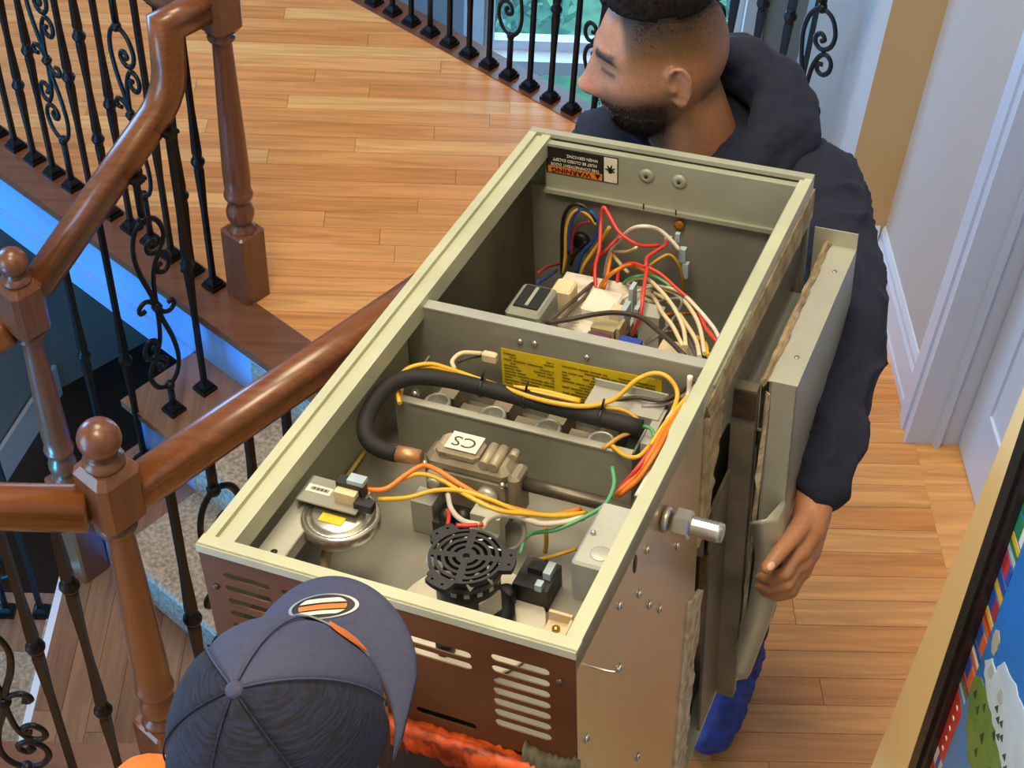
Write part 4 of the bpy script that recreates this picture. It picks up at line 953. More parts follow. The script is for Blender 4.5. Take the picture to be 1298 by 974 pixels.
MB().add(vs, [(i*3+k, i*3+(k+1) % 3, (i+1)*3+(k+1) % 3, (i+1)*3+k) for i in range(n) for k in range(3)]+[(2, 1, 0), tuple(n*3+k for k in range(3))]).build('crumpled_seam', PALE, co)
pth = [(.503, -.30), (.508, -.33), (.512, -.37), (.510, -.42), (.503, -.5), (.490, -.58), (.472, -.68)]
sp = spline([(a, 0, c) for a, c in pth], 4); vs = []
for p in sp:
    t = (p.z+.26)/-.42
    vs += [(p.x-.036, .545+.045*t, p.z-.004), (p.x-.016, .552+.045*t, p.z+.0), (p.x-.002, .560+.045*t, p.z), (p.x, .62, p.z), (p.x-.002, .62, p.z), (p.x-.016, .556+.045*t, p.z)]
n = len(sp)-1
MB().add(vs, [(i*6+k, i*6+(k+1) % 6, (i+1)*6+(k+1) % 6, (i+1)*6+k) for i in range(n) for k in range(6)]+[(5, 4, 3, 2, 1, 0), tuple(n*6+k for k in range(6))], smooth=True).build('bent_flange', GALV, co)
# ---------------------------------------------------------------- people
def vcol_mat(name, rough=.5, noise_s=180, amt=.18, bump=.15):
    m = bpy.data.materials.new(name); m.use_nodes = True; nt = m.node_tree; N = nt.nodes; L = nt.links; b = N['Principled BSDF']
    at = N.new('ShaderNodeAttribute'); at.attribute_name = 'tone'
    tc = N.new('ShaderNodeTexCoord'); nz = N.new('ShaderNodeTexNoise'); nz.inputs['Scale'].default_value = noise_s; nz.inputs['Detail'].default_value = 3; L.new(tc.outputs['Object'], nz.inputs['Vector'])
    rp = N.new('ShaderNodeValToRGB'); rp.color_ramp.elements[0].position = .3; rp.color_ramp.elements[1].position = .7
    rp.color_ramp.elements[0].color = (1-amt, 1-amt, 1-amt, 1); rp.color_ramp.elements[1].color = (1, 1, 1, 1); L.new(nz.outputs[0], rp.inputs[0])
    mx = N.new('ShaderNodeMix'); mx.data_type = 'RGBA'; mx.blend_type = 'MULTIPLY'; mx.inputs['Factor'].default_value = 1
    L.new(at.outputs['Color'], mx.inputs['A']); L.new(rp.outputs[0], mx.inputs['B']); L.new(mx.outputs['Result'], b.inputs['Base Color'])
    b.inputs['Roughness'].default_value = rough; b.inputs['Subsurface Weight'].default_value = .08; b.inputs['Subsurface Radius'].default_value = (.01, .004, .002)
    bp = N.new('ShaderNodeBump'); bp.inputs['Strength'].default_value = bump; bp.inputs['Distance'].default_value = .001; L.new(nz.outputs[0], bp.inputs['Height']); L.new(bp.outputs[0], b.inputs['Normal'])
    return m
FLESH = vcol_mat('skin_tone')
NAVY = mat('navy_fleece', '#151a30', .92, 0, .18, 120, .5)
NAVYD = mat('dark_work_trousers', '#252836', .9, 0, .2, 90, .3)
BLUEC = mat('blue_shoe_cover', '#1c3a92', .55, 0, .2, 30, .3)
HAIR = mat('dark_brown_hair', '#1b1411', .8, 0, .3, 160, .4, spec=.2)
BEARD = mat('short_beard_hair', '#35271e', .75, 0, .4, 220, .8)
g2 = lambda d, s: math.exp(-d*d/(2*s*s))
LZ = 1.2
def head_pt(t, p):
    # head-local: x to the face, y to the left ear, z up
    x, y, z = math.sin(t)*math.cos(p), math.sin(t)*math.sin(p), math.cos(t)
    X = .096*x if x > 0 else .102*x; Y = .077*y; Z = .127*z if z > 0 else .118*z
    if z > 0: X *= 1+.06*z*(1-z)
    if Z < 0:
        k = min(1, -Z/.118); Y *= 1-.24*k**1.6
        if X < 0: X *= 1-.45*k**1.5
        else: X *= 1+.10*k
    if X > -.02 and z < .9:
        fr = max(0, min(1, (X+.0)/.05)); d = 0
        d += .0245*g2(Y, .0108)*g2(Z+.033, .0100)+.016*g2(Y, .009)*g2(Z+.010, .018)
        d += .0145*g2(abs(Y)-.0135, .0065)*g2(Z+.038, .0070)
        d += .0075*g2(abs(Y)-.028, .018)*g2(Z-.026, .008)
        d -= .011*g2(abs(Y)-.032, .013)*g2(Z-.004, .011)
        d += .0085*g2(abs(Y)-.032, .011)*g2(Z-.001, .0055)
        d += .006*g2(abs(Y)-.046, .014)*g2(Z+.022, .012)
        d += .008*g2(Y, .020)*g2(Z+.0635, .0048)+.007*g2(Y, .017)*g2(Z+.0755, .0055)-.004*g2(Y, .022)*g2(Z+.0695, .0022)
        d -= .004*g2(Y, .02)*g2(Z+.086, .006)
        d += .010*g2(Y, .020)*g2(Z+.103, .013)
        X += d*fr
    # eye socket and temple
    Y *= 1-.05*g2(X-.06, .025)*g2(Z-.02, .04)
    if Z < 0: Z *= LZ
    return Vector((X, Y, Z))
def head_mesh(M, n=80, m=110):
    vs = [M @ head_pt(.001+(math.pi-.002)*i/n, 2*math.pi*k/m) for i in range(n+1) for k in range(m)]
    fs = [(i*m+k, (i+1)*m+k, (i+1)*m+(k+1) % m, i*m+(k+1) % m) for i in range(n) for k in range(m)]
    fs += [tuple(range(m)), tuple(n*m+k for k in range(m-1, -1, -1))]
    return vs, fs
def ear_mesh(M, side):
    # outer ear: concave bowl with a raised rim, tilted back
    mb = MB(); R = M @ M_axes((-.012, side*.074, -.004), Vector((.95, 0, -.18)).normalized(), Vector((.18, 0, .95)).normalized(), Vector((0, side, 0))) @ Matrix.Diagonal((.92, 1.2, 1, 1))
    rim = spline([(.012, -.012, .002), (.015, .004, .004), (.012, .020, .008), (.001, .030, .013), (-.012, .027, .017), (-.018, .013, .018), (-.016, -.004, .017), (-.010, -.018, .014), (-.002, -.029, .010), (.006, -.030, .006), (.010, -.022, .003)], 4)
    mb.tube([R @ Vector(p) for p in rim], .0042, 8)
    mb.ball((0, 0, 0), 1, 14, 10); n = 14*9+2
    for i in range(len(mb.v)-n, len(mb.v)): q = Vector(mb.v[i]); mb.v[i] = tuple(R @ Vector((q.x*.0135-.002, q.y*.027, q.z*.0035+.006)))
    mb.ball((0, 0, 0), 1, 10, 8); n = 10*7+2
    for i in range(len(mb.v)-n, len(mb.v)): q = Vector(mb.v[i]); mb.v[i] = tuple(R @ Vector((q.x*.007+.002, q.y*.007-.025, q.z*.005+.008)))
    anti = spline([(-.004, .018, .010), (-.010, .008, .013), (-.009, -.006, .012), (-.003, -.014, .010)], 4)
    mb.tube([R @ Vector(p) for p in anti], .003, 6)
    mb.ball((0, 0, 0), 1, 8, 6); n = 8*5+2
    for i in range(len(mb.v)-n, len(mb.v)): q = Vector(mb.v[i]); mb.v[i] = tuple(R @ Vector((q.x*.004+.010, q.y*.006-.004, q.z*.004+.008)))
    return mb
def fingers_prims(chains, r0=.0095, r1=.0075):
    out = []
    for ch in chains:
        n = len(ch)-1
        for i in range(n):
            a = r0+(r1-r0)*i/n; b = r0+(r1-r0)*(i+1)/n; out.append(('cap', ch[i], a, ch[i+1], b))
    return out
def fold_noise(sc, amp, dirs=((1, .3, .2), (.2, 1, .5))):
    def fn(co, no):
        o = co.copy()
        for i in range(len(co)):
            p = Vector(co[i])*sc; d = noise.fractal(p, 1.0, 2.0, 3)+.6*abs(noise.noise(p*1.9))
            o[i] += no[i]*(amp*d)
        return o
    return fn
V = Vector
# ---- the man behind the furnace, seen in profile, looking to his right
man = empty('person', (.44, 2.05, 0)); tag(man, 'bearded man with faded dark hair in navy hoodie, holding the furnace far end', 'person')
def mp(o): o.parent = man; o.location = -V(man.location); return o
HF = V((-.985, -.10, -.12)).normalized(); HL = V((0, 0, 1)).cross(HF); HL = (HL+V((0, 0, -.03))).normalized(); HU = HF.cross(HL).normalized(); HL = HU.cross(HF)
HM = M_axes((.296, 2.037, 1.551), HF, HL, HU) @ Matrix.Scale(1.04, 4); HI = HM.inverted()
hv, hf = head_mesh(HM)
e1_, e2_ = ear_mesh(HM, 1), ear_mesh(HM, -1)
wr = V((.500, 1.395, 1.262))
prims = [('mesh', hv, hf), ('mesh', e1_.v, e1_.f), ('mesh', e2_.v, e2_.f),
    ('cap', HM @ V((-.028, 0, -.045)), .058, (.385, 2.055, 1.36), .066), ('cap', HM @ V((.0, 0, -.07)), .045, (.36, 2.05, 1.37), .058),
    ('cap', (.385, 2.055, 1.36), .07, (.40, 2.1, 1.15), .10), ('cap', (.26, 2.10, 1.31), .055, (.54, 1.99, 1.33), .055), ('cap', (.40, 2.1, 1.15), .10, (.42, 2.12, .92), .10),
    ('cap', (.55, 1.975, 1.34), .052, (.575, 1.69, 1.305), .042), ('cap', (.575, 1.69, 1.305), .042, wr, .029),
    ('cap', (.24, 2.1, 1.31), .052, (.12, 2.10, 1.06), .042), ('cap', (.12, 2.10, 1.06), .042, (.14, 1.93, .82), .029),
    ('cap', (.48, 2.1, .92), .085, (.585, 1.90, .49), .055), ('cap', (.585, 1.90, .49), .055, (.60, 1.90, .09), .038),
    ('cap', (.35, 2.12, .92), .085, (.33, 2.07, .49), .055), ('cap', (.33, 2.07, .49), .055, (.31, 2.15, .09), .038),
    ('cap', (.60, 1.90, .06), .036, (.56, 1.76, .04), .03), ('cap', (.31, 2.15, .06), .036, (.28, 2.0, .04), .03)]
# left hand on the bent flange: palm, four fingers round its edge, thumb over the top
prims += [('cap', wr, .028, (.487, 1.350, 1.245), .026), ('cap', (.497, 1.37, 1.25), .024, (.487, 1.335, 1.208), .022), ('cap', (.487, 1.350, 1.245), .024, (.472, 1.318, 1.232), .017), ('cap', (.490, 1.345, 1.225), .022, (.478, 1.316, 1.208), .016), ('cap', (.490, 1.345, 1.205), .02, (.483, 1.318, 1.186), .015)]
prims += fingers_prims([[(.470, 1.316, 1.238), (.452, 1.290, 1.215), (.432, 1.296, 1.196), (.420, 1.310, 1.186)], [(.475, 1.316, 1.218), (.458, 1.288, 1.194), (.437, 1.294, 1.175), (.424, 1.308, 1.166)], [(.480, 1.318, 1.200), (.464, 1.291, 1.176), (.445, 1.297, 1.157), (.432, 1.310, 1.148)], [(.484, 1.320, 1.184), (.470, 1.298, 1.162), (.453, 1.303, 1.145), (.442, 1.314, 1.137)]], .0105, .008)
prims += [('cap', (.487, 1.362, 1.258), .017, (.458, 1.318, 1.262), .0135), ('cap', (.458, 1.318, 1.262), .0130, (.436, 1.292, 1.258), .0115), ('cap', (.436, 1.292, 1.258), .0115, (.418, 1.272, 1.250), .0095)]
# right hand under the far left bottom corner
prims += [('cap', (.14, 1.93, .82), .028, (.15, 1.86, .79), .026)]+fingers_prims([[(.13+.018*i, 1.85, .785), (.14+.018*i, 1.81, .775), (.155+.018*i, 1.78, .78)] for i in range(4)])+fingers_prims([[(.135, 1.88, .80), (.118, 1.85, .815), (.115, 1.82, .83)]])
def man_color(co):
    n = len(co); A = np.array([[HI[i][j] for j in range(3)] for i in range(3)]); t = np.array([HI[i][3] for i in range(3)]); h = co @ A.T + t
    x, y, z = h[:, 0], h[:, 1], h[:, 2]; ay = np.abs(y); z = np.where(z < 0, z/LZ, z)
    col = np.tile(np.array(srgb('#b67f5c')[:3]), (n, 1))
    def mixc(w, c):
        nonlocal col
        w = np.clip(w, 0, 1)[:, None]; col = col*(1-w)+np.array(srgb(c)[:3])*w
    st = lambda a, b, v: np.clip((v-a)/(b-a), 0, 1)
    head = (np.abs(x) < .16) & (ay < .12) & (z > -.16)
    mixc(head*st(.03, .08, x)*st(.03, -.01, z)*st(-.08, -.03, z)*.35, '#c47f66')
    mixc(head*st(.080, .086, ay)*.6, '#c58a72')                       # ears a little pinker
    fade = head*st(.064-.0, .052, x)*st(.0, .045, z)*(ay < .083)
    mixc(fade*.85, '#7c5629'); mixc(head*st(.066, .058, x)*st(.022, .078, z)*.93, '#33241a')
    mixc(head*st(-.035, -.06, x)*st(-.075, -.03, z)*.35, '#7d5534'); mixc(head*(x < -.05)*st(-.07, -.05, z)*st(-.02, -.04, z)*.45, '#4b3423')
    jaw = head*st(-.012, -.046, z+.30*np.maximum(0, x-.03)-.25*np.maximum(0, .02-x))*st(-.022, .008, x)*st(-.165, -.12, z)
    mixc(jaw*.93, '#33251c')
    mixc(head*(x > .07)*st(.034, .026, ay)*st(-.047, -.052, z)*st(-.085, -.078, z)*.9, '#33251c')
    mixc(head*(x > .06)*(ay < .03)*(z < -.082)*.9, '#33251c')
    mixc(head*(x > .06)*st(.025, .020, ay)*st(-.0605, -.063, z)*st(-.083, -.079, z)*1.0, '#a8665a')
    mixc(head*(x > .04)*st(.008, .013, ay)*st(.049, .042, ay)*st(.017, .021, z+.10*np.abs(ay-.03))*st(.036, .031, z-.10*(ay-.02))*.95, '#2d2019')
    mixc(head*(x > .05)*st(.018, .021, ay)*st(.047, .043, ay)*st(-.004, -.002, z)*st(.003, .001, z)*.85, '#30211b')
    mixc(head*(x > .05)*st(.014, .02, ay)*st(.054, .046, ay)*st(.012, .008, z)*st(-.012, -.006, z)*.25, '#7c5242')
    mixc(head*(x > .085)*st(.006, .009, ay)*st(.017, .014, ay)*st(-.050, -.047, z)*st(-.036, -.040, z)*.8, '#4a2a20')
    return col
mp(organic('body', prims, .0038, FLESH, None, 3, color=man_color))
def hair_patch(name, inside, off, m, M, seed=1, n=70, mm=120, inner=-.004):
    idx = {}; vs = []; fs = []; rg = random.Random(seed)
    def vid(i, k):
        k %= mm
        if (i, k) not in idx:
            t = .001+(math.pi-.002)*i/n; p = 2*math.pi*k/mm; q = head_pt(t, p); nn = V((q.x/.0092, q.y/.006, q.z/.016)).normalized()
            o = off(q)*(1+.16*rg.uniform(-1, 1)); idx[(i, k)] = len(vs); vs.append(M @ (q+nn*inner)); vs.append(M @ (q+nn*o))
        return idx[(i, k)]
    cells = set((i, k) for i in range(n) for k in range(mm) if inside(head_pt((i+.5)*math.pi/n, 2*math.pi*(k+.5)/mm)))
    for (i, k) in cells:
        a, b, c, d = vid(i, k), vid(i+1, k), vid(i+1, k+1), vid(i, k+1)
        fs.append((a+1, b+1, c+1, d+1)); fs.append((d, c, b, a))
        for (di, dk, e) in ((0, -1, (a, b)), (1, 0, (b, c)), (0, 1, (c, d)), (-1, 0, (d, a))):
            if (i+di, (k+dk) % mm) not in cells: fs.append((e[0], e[1], e[1]+1, e[0]+1))
    return MB().add(vs, fs, smooth=True).build(name, m)
hairline = lambda q: q.z > (.088+.006*g2(q.x-.0, .05))
hair = mp(hair_patch('hair', lambda q: hairline(q) and q.x > -.085, lambda q: .004+.022*max(0, min(1, (q.z-.088)/.025))+.012*max(0, q.x/.08), HAIR, HM, 3))
mb = MB(); rg = random.Random(8)
for i in range(4500):
    t = rg.uniform(.02, .95); p = rg.uniform(0, 2*math.pi); q = head_pt(t, p)
    if not hairline(q) or q.x < -.09: continue
    o = .006+.02*max(0, min(1, (q.z-.088)/.025)); nn = V((q.x*60, q.y*90, q.z*60)).normalized(); a = q+nn*o*.8; d = (nn*.5+V((.5, rg.uniform(-.5, .5), .5))).normalized()*rg.uniform(.010, .020); s = d.orthogonal().normalized()*.0011
    mb.add([HM @ (a-s), HM @ (a+s), HM @ (a+d)], [(0, 1, 2)])
c = 0
while c < 1500:
    t = rg.uniform(.5, 1.3); p = rg.uniform(.9, 2*math.pi-.9); q = head_pt(t, p)
    f = (q.z-.040)/.052
    if not 0 < f < 1 or rg.random() > f*f or q.x > .056: continue
    c += 1; nn = V((q.x*60, q.y*110, q.z*20)).normalized(); a = q+nn*.0005; d = (nn*.45+V((-.5, rg.uniform(-.2, .2), -.5))).normalized()*rg.uniform(.003, .006); s = d.orthogonal().normalized()*.00045
    mb.add([HM @ (a-s), HM @ (a+s), HM @ (a+d)], [(0, 1, 2)])
o = mb.build('hair_strands', HAIR, hair); tag(o, kind='stuff')
jawf = lambda q: jawg(V((q.x, q.y, q.z/LZ if q.z < 0 else q.z)))
jawg = lambda q: (q.x > .002 and -.125 < q.z and q.z+.30*max(0, q.x-.03) < -.030 and not (q.x > .075 and abs(q.y) < .024 and -.082 < q.z < -.06) and q.z > -.118) or (q.x > .07 and abs(q.y) < .032 and -.058 < q.z < -.048)
beard = mp(hair_patch('beard', lambda q: jawf(q) and q.z < -.078, lambda q: .0035, BEARD, HM, 5, 90, 140))
mb = MB(); rg = random.Random(9); c = 0
while c < 2600:
    t = rg.uniform(1.6, 2.9); p = rg.uniform(-1.9, 1.9); q = head_pt(t, p)
    if not jawf(q): continue
    c += 1; nn = V((q.x*100, q.y*160, q.z*50)).normalized(); a = q+nn*.003; d = (nn*.7+V((.15, 0, -.8))+V((rg.uniform(-.4, .4), rg.uniform(-.4, .4), 0))).normalized()*rg.uniform(.006, .012); s = d.orthogonal().normalized()*.0008
    mb.add([HM @ (a-s), HM @ (a+s), HM @ (a+d)], [(0, 1, 2)])
tag(mb.build('beard_strands', BEARD, beard), kind='stuff')
# hoodie: trunk, sleeves, hood with folds
hp = [('ell', (.40, 2.10, 1.17), (.185, .125, .27), None), ('ell', (.41, 2.11, .98), (.175, .125, .16), None),
    ('cap', (.25, 2.11, 1.315), .072, (.54, 1.99, 1.345), .076), ('cap', (.555, 1.975, 1.345), .076, (.580, 1.80, 1.325), .066), ('cap', (.580, 1.80, 1.325), .066, (.576, 1.66, 1.31), .057),
    ('cap', (.576, 1.66, 1.31), .055, (.524, 1.47, 1.283), .042), ('cap', (.533, 1.490, 1.287), .053, (.528, 1.474, 1.285), .051), ('cap', (.518, 1.452, 1.279), .046, (.514, 1.440, 1.277), .044), ('cap', (.514, 1.436, 1.274), .040, (.506, 1.408, 1.268), .0375),
    ('cap', (.25, 2.11, 1.315), .072, (.12, 2.11, 1.06), .056), ('cap', (.12, 2.11, 1.06), .056, (.14, 1.96, .85), .042)]
def cloth_fold(co, no):
    o = co.copy()
    for i in range(len(co)):
        p = V(co[i]); d = noise.fractal(V((p.x*9, p.y*9, p.z*16)), 1.0, 2.0, 2)*.007+(1-abs(noise.noise(V((p.x*11, p.y*9, p.z*20)))))**6*.011
        o[i] += no[i]*d
    return o
mp(organic('hoodie', hp, .006, NAVY, None, 3, cloth_fold))
hr = []
def ringcap(pts, rs):
    for i in range(len(pts)-1): hr.append(('cap', pts[i], rs[i], pts[i+1], rs[i+1]))
ringcap([(.30, 1.985, 1.345), (.375, 1.955, 1.365), (.455, 1.965, 1.395), (.505, 2.01, 1.435), (.495, 2.075, 1.465), (.44, 2.13, 1.475), (.36, 2.15, 1.44), (.29, 2.12, 1.38)], [.022, .030, .040, .048, .050, .048, .04, .028])
ringcap([(.40, 1.950, 1.375), (.47, 1.985, 1.425), (.485, 2.045, 1.478), (.45, 2.09, 1.512), (.40, 2.12, 1.50)], [.022, .030, .032, .030, .026])
ringcap([(.485, 1.955, 1.385), (.525, 1.995, 1.420), (.522, 2.06, 1.44), (.47, 2.12, 1.445)], [.03, .040, .042, .038])
mp(organic('hood', hr, .005, NAVY, None, 3, fold_noise(16, .004)))
tp = [('ell', (.42, 2.12, .92), (.16, .12, .12), None), ('cap', (.485, 2.1, .90), .098, (.585, 1.90, .49), .072), ('cap', (.585, 1.90, .49), .072, (.605, 1.91, .13), .058), ('cap', (.35, 2.12, .90), .098, (.33, 2.07, .49), .072), ('cap', (.33, 2.07, .49), .072, (.31, 2.15, .13), .058)]
mp(organic('trousers', tp, .008, NAVYD, None, 3, fold_noise(14, .008)))
for (h, t) in (((.605, 1.915), (.55, 1.76)), ((.31, 2.16), (.28, 2.0))):
    mp(organic('shoe_cover', [('cap', (h[0], h[1], .08), .066, (t[0], t[1], .055), .052), ('cap', (h[0], h[1], .08), .064, (h[0]+.002, h[1]-.005, .13), .064), ('cap', ((h[0]+t[0])/2, (h[1]+t[1])/2, .055), .06, (t[0], t[1], .054), .052)], .006, BLUEC, None, 2, lambda co, no: np.concatenate([fold_noise(30, .006)(co, no)[:, :2], np.maximum(fold_noise(30, .006)(co, no)[:, 2:], .001)], 1)))
mb = MB(); mb.ball((0, 0, 0), 1, 12, 8)
nail = Matrix.Translation((.4215, 1.2685, 1.2585)) @ M_to((0, 0, 0), (-.1, -.5, .85), (-.6, -.7, -.2)) @ Matrix.Diagonal((.0075, .0055, .0022, 1))
mb.v = [tuple(nail @ V(p)) for p in mb.v]; mp(mb.build('thumbnail', mat('nail', '#d3a68f', .35), None))

# ---- the worker in the cap at the near end
CF = V((.30, .89, .30)).normalized(); CU = V((-.26, -.22, .92)); CU = (CU-CF*CU.dot(CF)).normalized(); CLf = CU.cross(CF)
CM = M_axes((-.144, .705, 1.742), CF, CLf, CU)
wk = empty('person', (-.25, .45, 0)); tag(wk, 'worker in orange shirt seen from above under a navy cap, furnace near end', 'person')
def wp(o): o.parent = wk; o.location = -V(wk.location); return o
WM = M_axes(CM @ V((-.005, 0, -.035)), CF, CLf, CU); hv, hf = head_mesh(WM, 50, 70); ea, eb = ear_mesh(WM, 1), ear_mesh(WM, -1)
sL, sR = V((-.305, .785, 1.425)), V((.02, .56, 1.40)); cx = (sL+sR)/2
lh = FM @ V((.06, -.012, -.695)); rh = FM @ V((.37, -.012, -.695))
wprims = [('mesh', hv, hf), ('mesh', ea.v, ea.f), ('mesh', eb.v, eb.f), ('cap', WM @ V((-.03, 0, -.05)), .056, cx+V((.0, .03, .03)), .064), ('cap', sL, .05, sR, .05), ('cap', cx+V((0, -.03, -.05)), .1, V((-.26, .40, .95)), .11),
    ('cap', sL, .05, V((-.42, .76, 1.16)), .042), ('cap', V((-.42, .76, 1.16)), .042, lh+V((-.02, -.07, 0)), .03), ('cap', lh+V((-.02, -.07, 0)), .028, lh+V((0, -.01, -.03)), .024),
    ('cap', sR, .05, V((.06, .48, 1.12)), .042), ('cap', V((.06, .48, 1.12)), .042, rh+V((0, -.08, 0)), .03), ('cap', rh+V((0, -.08, 0)), .028, rh+V((0, -.01, -.03)), .024)]
for q in (lh, rh):
    wprims += fingers_prims([[q+V((-.03+.02*i, -.012, -.03)), q+V((-.03+.02*i, .025, -.035)), q+V((-.03+.02*i, .055, -.03))] for i in range(4)])+fingers_prims([[q+V((-.03, -.03, -.02)), q+V((-.05, -.005, .0)), q+V((-.05, .0, .02))]])
for sx in (-.09, .09):
    wprims += [('cap', V((-.26+sx, .40, .93)), .085, V((-.24+sx, .44, .5)), .058), ('cap', V((-.24+sx, .44, .5)), .058, V((-.26+sx, .36, .09)), .04), ('cap', V((-.26+sx, .36, .06)), .036, V((-.23+sx, .48, .04)), .03)]
WI = WM.inverted()
def worker_color(co):
    A = np.array([[WI[i][j] for j in range(3)] for i in range(3)]); h = co @ A.T + np.array([WI[i][3] for i in range(3)])
    hair = (h[:, 0] < .055) & (h[:, 2] > -.075) & (h[:, 2] < .2) & (np.abs(h[:, 1]) < .081)
    return np.where(hair[:, None], np.array(srgb('#1d1712')[:3]), np.array(srgb('#b67f5c')[:3]))
wp(organic('body', wprims, .006, FLESH, None, 2, color=worker_color))
ORS = mat('orange_shirt', '#f2761a', .8, 0, .1, 30, .3); BLKS = mat('black_fleece', '#15151a', .9, 0, .2, 60)
wp(organic('shirt', [('cap', sL, .074, sR, .074), ('cap', cx, .085, cx+V((.0, .035, .085)), .070), ('ell', cx+V((-.05, -.10, -.24)), (.17, .15, .27), None), ('ell', V((-.26, .40, 1.0)), (.16, .14, .14), None), ('cap', sL, .074, V((-.40, .78, 1.26)), .062), ('cap', sR, .074, V((.05, .52, 1.22)), .062)], .007, ORS, None, 3, fold_noise(13, .005)))
wp(organic('trousers', [('ell', V((-.26, .40, .92)), (.16, .13, .12), None)]+[q for sx in (-.09, .09) for q in (('cap', V((-.26+sx, .40, .9)), .098, V((-.24+sx, .44, .5)), .072), ('cap', V((-.24+sx, .44, .5)), .072, V((-.26+sx, .36, .13)), .058))], .009, NAVYD, None, 3, fold_noise(14, .008)))
for sx in (-.09, .09): wp(organic('shoe_cover', [('cap', V((-.26+sx, .36, .055)), .05, V((-.23+sx, .48, .046)), .042), ('cap', V((-.26+sx, .36, .06)), .05, V((-.26+sx, .36, .14)), .05)], .007, BLUEC, None, 2))
# cap
CAPF = mat('navy_cap_twill', '#3b3f5c', .85, 0, .08, 200, .2); CAPM = mat('dark_cap_mesh', '#171b36', .9, 0, .75, 60, .7, stretch=(1, 1, 9), col2='#0b0d1c', thr=(.42, .58)); SILV = mat('silver_print', '#a8a9ab', .35, .5); ORP = mat('orange_print_cap', '#d9742a', .5)
def cap_pt(t, p, o=0.0):
    x, y, z = math.sin(t)*math.cos(p), math.sin(t)*math.sin(p), math.cos(t)
    k = 1-.10*max(0, -z)
    return CM @ V((((.098 if x > 0 else .114)+o)*x*k, (.092+o)*y*k, (.110+o)*(z if z > 0 else z*.5)-.004*math.cos(p*6)*math.sin(t)*0))
def cap_panel(name, p0, p1, m, o=0.0, parent=None):
    n, k = 18, 10; vs = []
    for q in (o, o-.003):
        for i in range(n+1):
            for j in range(k+1): 
                u = j/k; bulge = -.0025*(1-min(1, 6*min(u, 1-u)))
                vs.append(cap_pt(.02+(1.78)*i/n, p0+(p1-p0)*u, q+bulge))
    fs = []; N_ = (n+1)*(k+1)
    for i in range(n):
        for j in range(k):
            a = i*(k+1)+j; fs += [(a, a+k+1, a+k+2, a+1), (N_+a, N_+a+1, N_+a+k+2, N_+a+k+1)]
    bd = [j for j in range(k+1)]+[i*(k+1)+k for i in range(1, n+1)]+[n*(k+1)+j for j in range(k-1, -1, -1)]+[i*(k+1) for i in range(n-1, 0, -1)]
    for a, b in zip(bd, bd[1:]+bd[:1]): fs.append((a, b, N_+b, N_+a))
    o_ = MB().add(vs, fs, smooth=True).build(name, m); return o_
cap = empty('cap', tuple(CM @ V((0, 0, 0)))); cap_label = 'navy baseball cap with oval sticker on its brim, worn by the near worker'
tag(cap, cap_label, 'cap')
def cpz(o): o.parent = cap; o.location = -V(cap.location); return o
dg6 = math.pi/3
for i in range(6): cpz(cap_panel('front_panel' if i in (0, 5) else 'mesh_panel', i*dg6, (i+1)*dg6, CAPF if i in (0, 5) else CAPM))
mb = MB(); mb.ball((0, 0, 0), 1, 14, 8); bm_ = CM @ Matrix.Translation((0, 0, .109)) @ Matrix.Diagonal((.008, .008, .005, 1)); mb.v = [tuple(bm_ @ V(p)) for p in mb.v]; cpz(mb.build('button', CAPF))
for i in range(6):
    mb = MB(); mb.tube([cap_pt(.05+1.7*k/16, i*dg6, .0002) for k in range(17)], .0010, 5); cpz(mb.build('seam', CAPF if i in (0, 1, 5) else CAPM))
def brim_pt(u, v, o=0.0):
    y = .090*u; s = math.sqrt(max(0, 1-u*u)); xi = .0945*math.sqrt(max(0, 1-(y/.0905)**2))*.98; xo = .030+.120*s**.75; x = xi+(max(xo, xi)-xi)*v
    return CM @ V((x, y, -.006-3.6*y*y-.10*v*max(0, x-xi)-.0+o))
n, k = 28, 8; vs = [brim_pt(-1+2*i/n, j/k, o) for o in (.0022, -.0022) for i in range(n+1) for j in range(k+1)]; fs = []; N_ = (n+1)*(k+1)
for i in range(n):
    for j in range(k): a = i*(k+1)+j; fs += [(a, a+1, a+k+2, a+k+1), (N_+a, N_+a+k+1, N_+a+k+2, N_+a+1)]
for i in range(n): a = i*(k+1)+k; fs.append((a, a+k+1, N_+a+k+1, N_+a)); a = i*(k+1); fs.append((a, a+k+1, N_+a+k+1, N_+a))
br = cpz(MB().add(vs, fs, smooth=True).build('brim', CAPF))
def on_brim(cx, cy, rx, ry, ang, o, m, name, ring=None, clipy=None):
    pts = []
    K = 40; vs = []
    def P(a, b):
        lx = cx+a*math.cos(ang)-b*math.sin(ang); ly = cy+a*math.sin(ang)+b*math.cos(ang)
        u = ly/.090; y = ly; xi = .0945*math.sqrt(max(0, 1-(y/.0905)**2))*.98
        return CM @ V((lx, ly, -.006-3.6*y*y-.10*max(0, lx-xi)*max(0, (lx-xi))/.07+.0022+o))
    R = (0, 1) if ring is None else (ring, 1)
    for r in R:
        for i in range(K):
            t = 2*math.pi*i/K; b = ry*r*math.sin(t)
            if clipy: b = max(clipy[0]*ry, min(clipy[1]*ry, b))
            vs.append(P(rx*r*math.cos(t), b))
    fs = [(i, (i+1) % K, K+(i+1) % K, K+i) for i in range(K)]
    return cpz(MB().add(vs, fs).build(name, m))
sa = math.radians(73)
SX, SY = .117, .012
on_brim(SX, SY, .030, .0108, -sa, .0006, PRINT, 'sticker'); on_brim(SX, SY, .034, .0125, -sa, .0008, SILV, 'sticker_rim', .90)
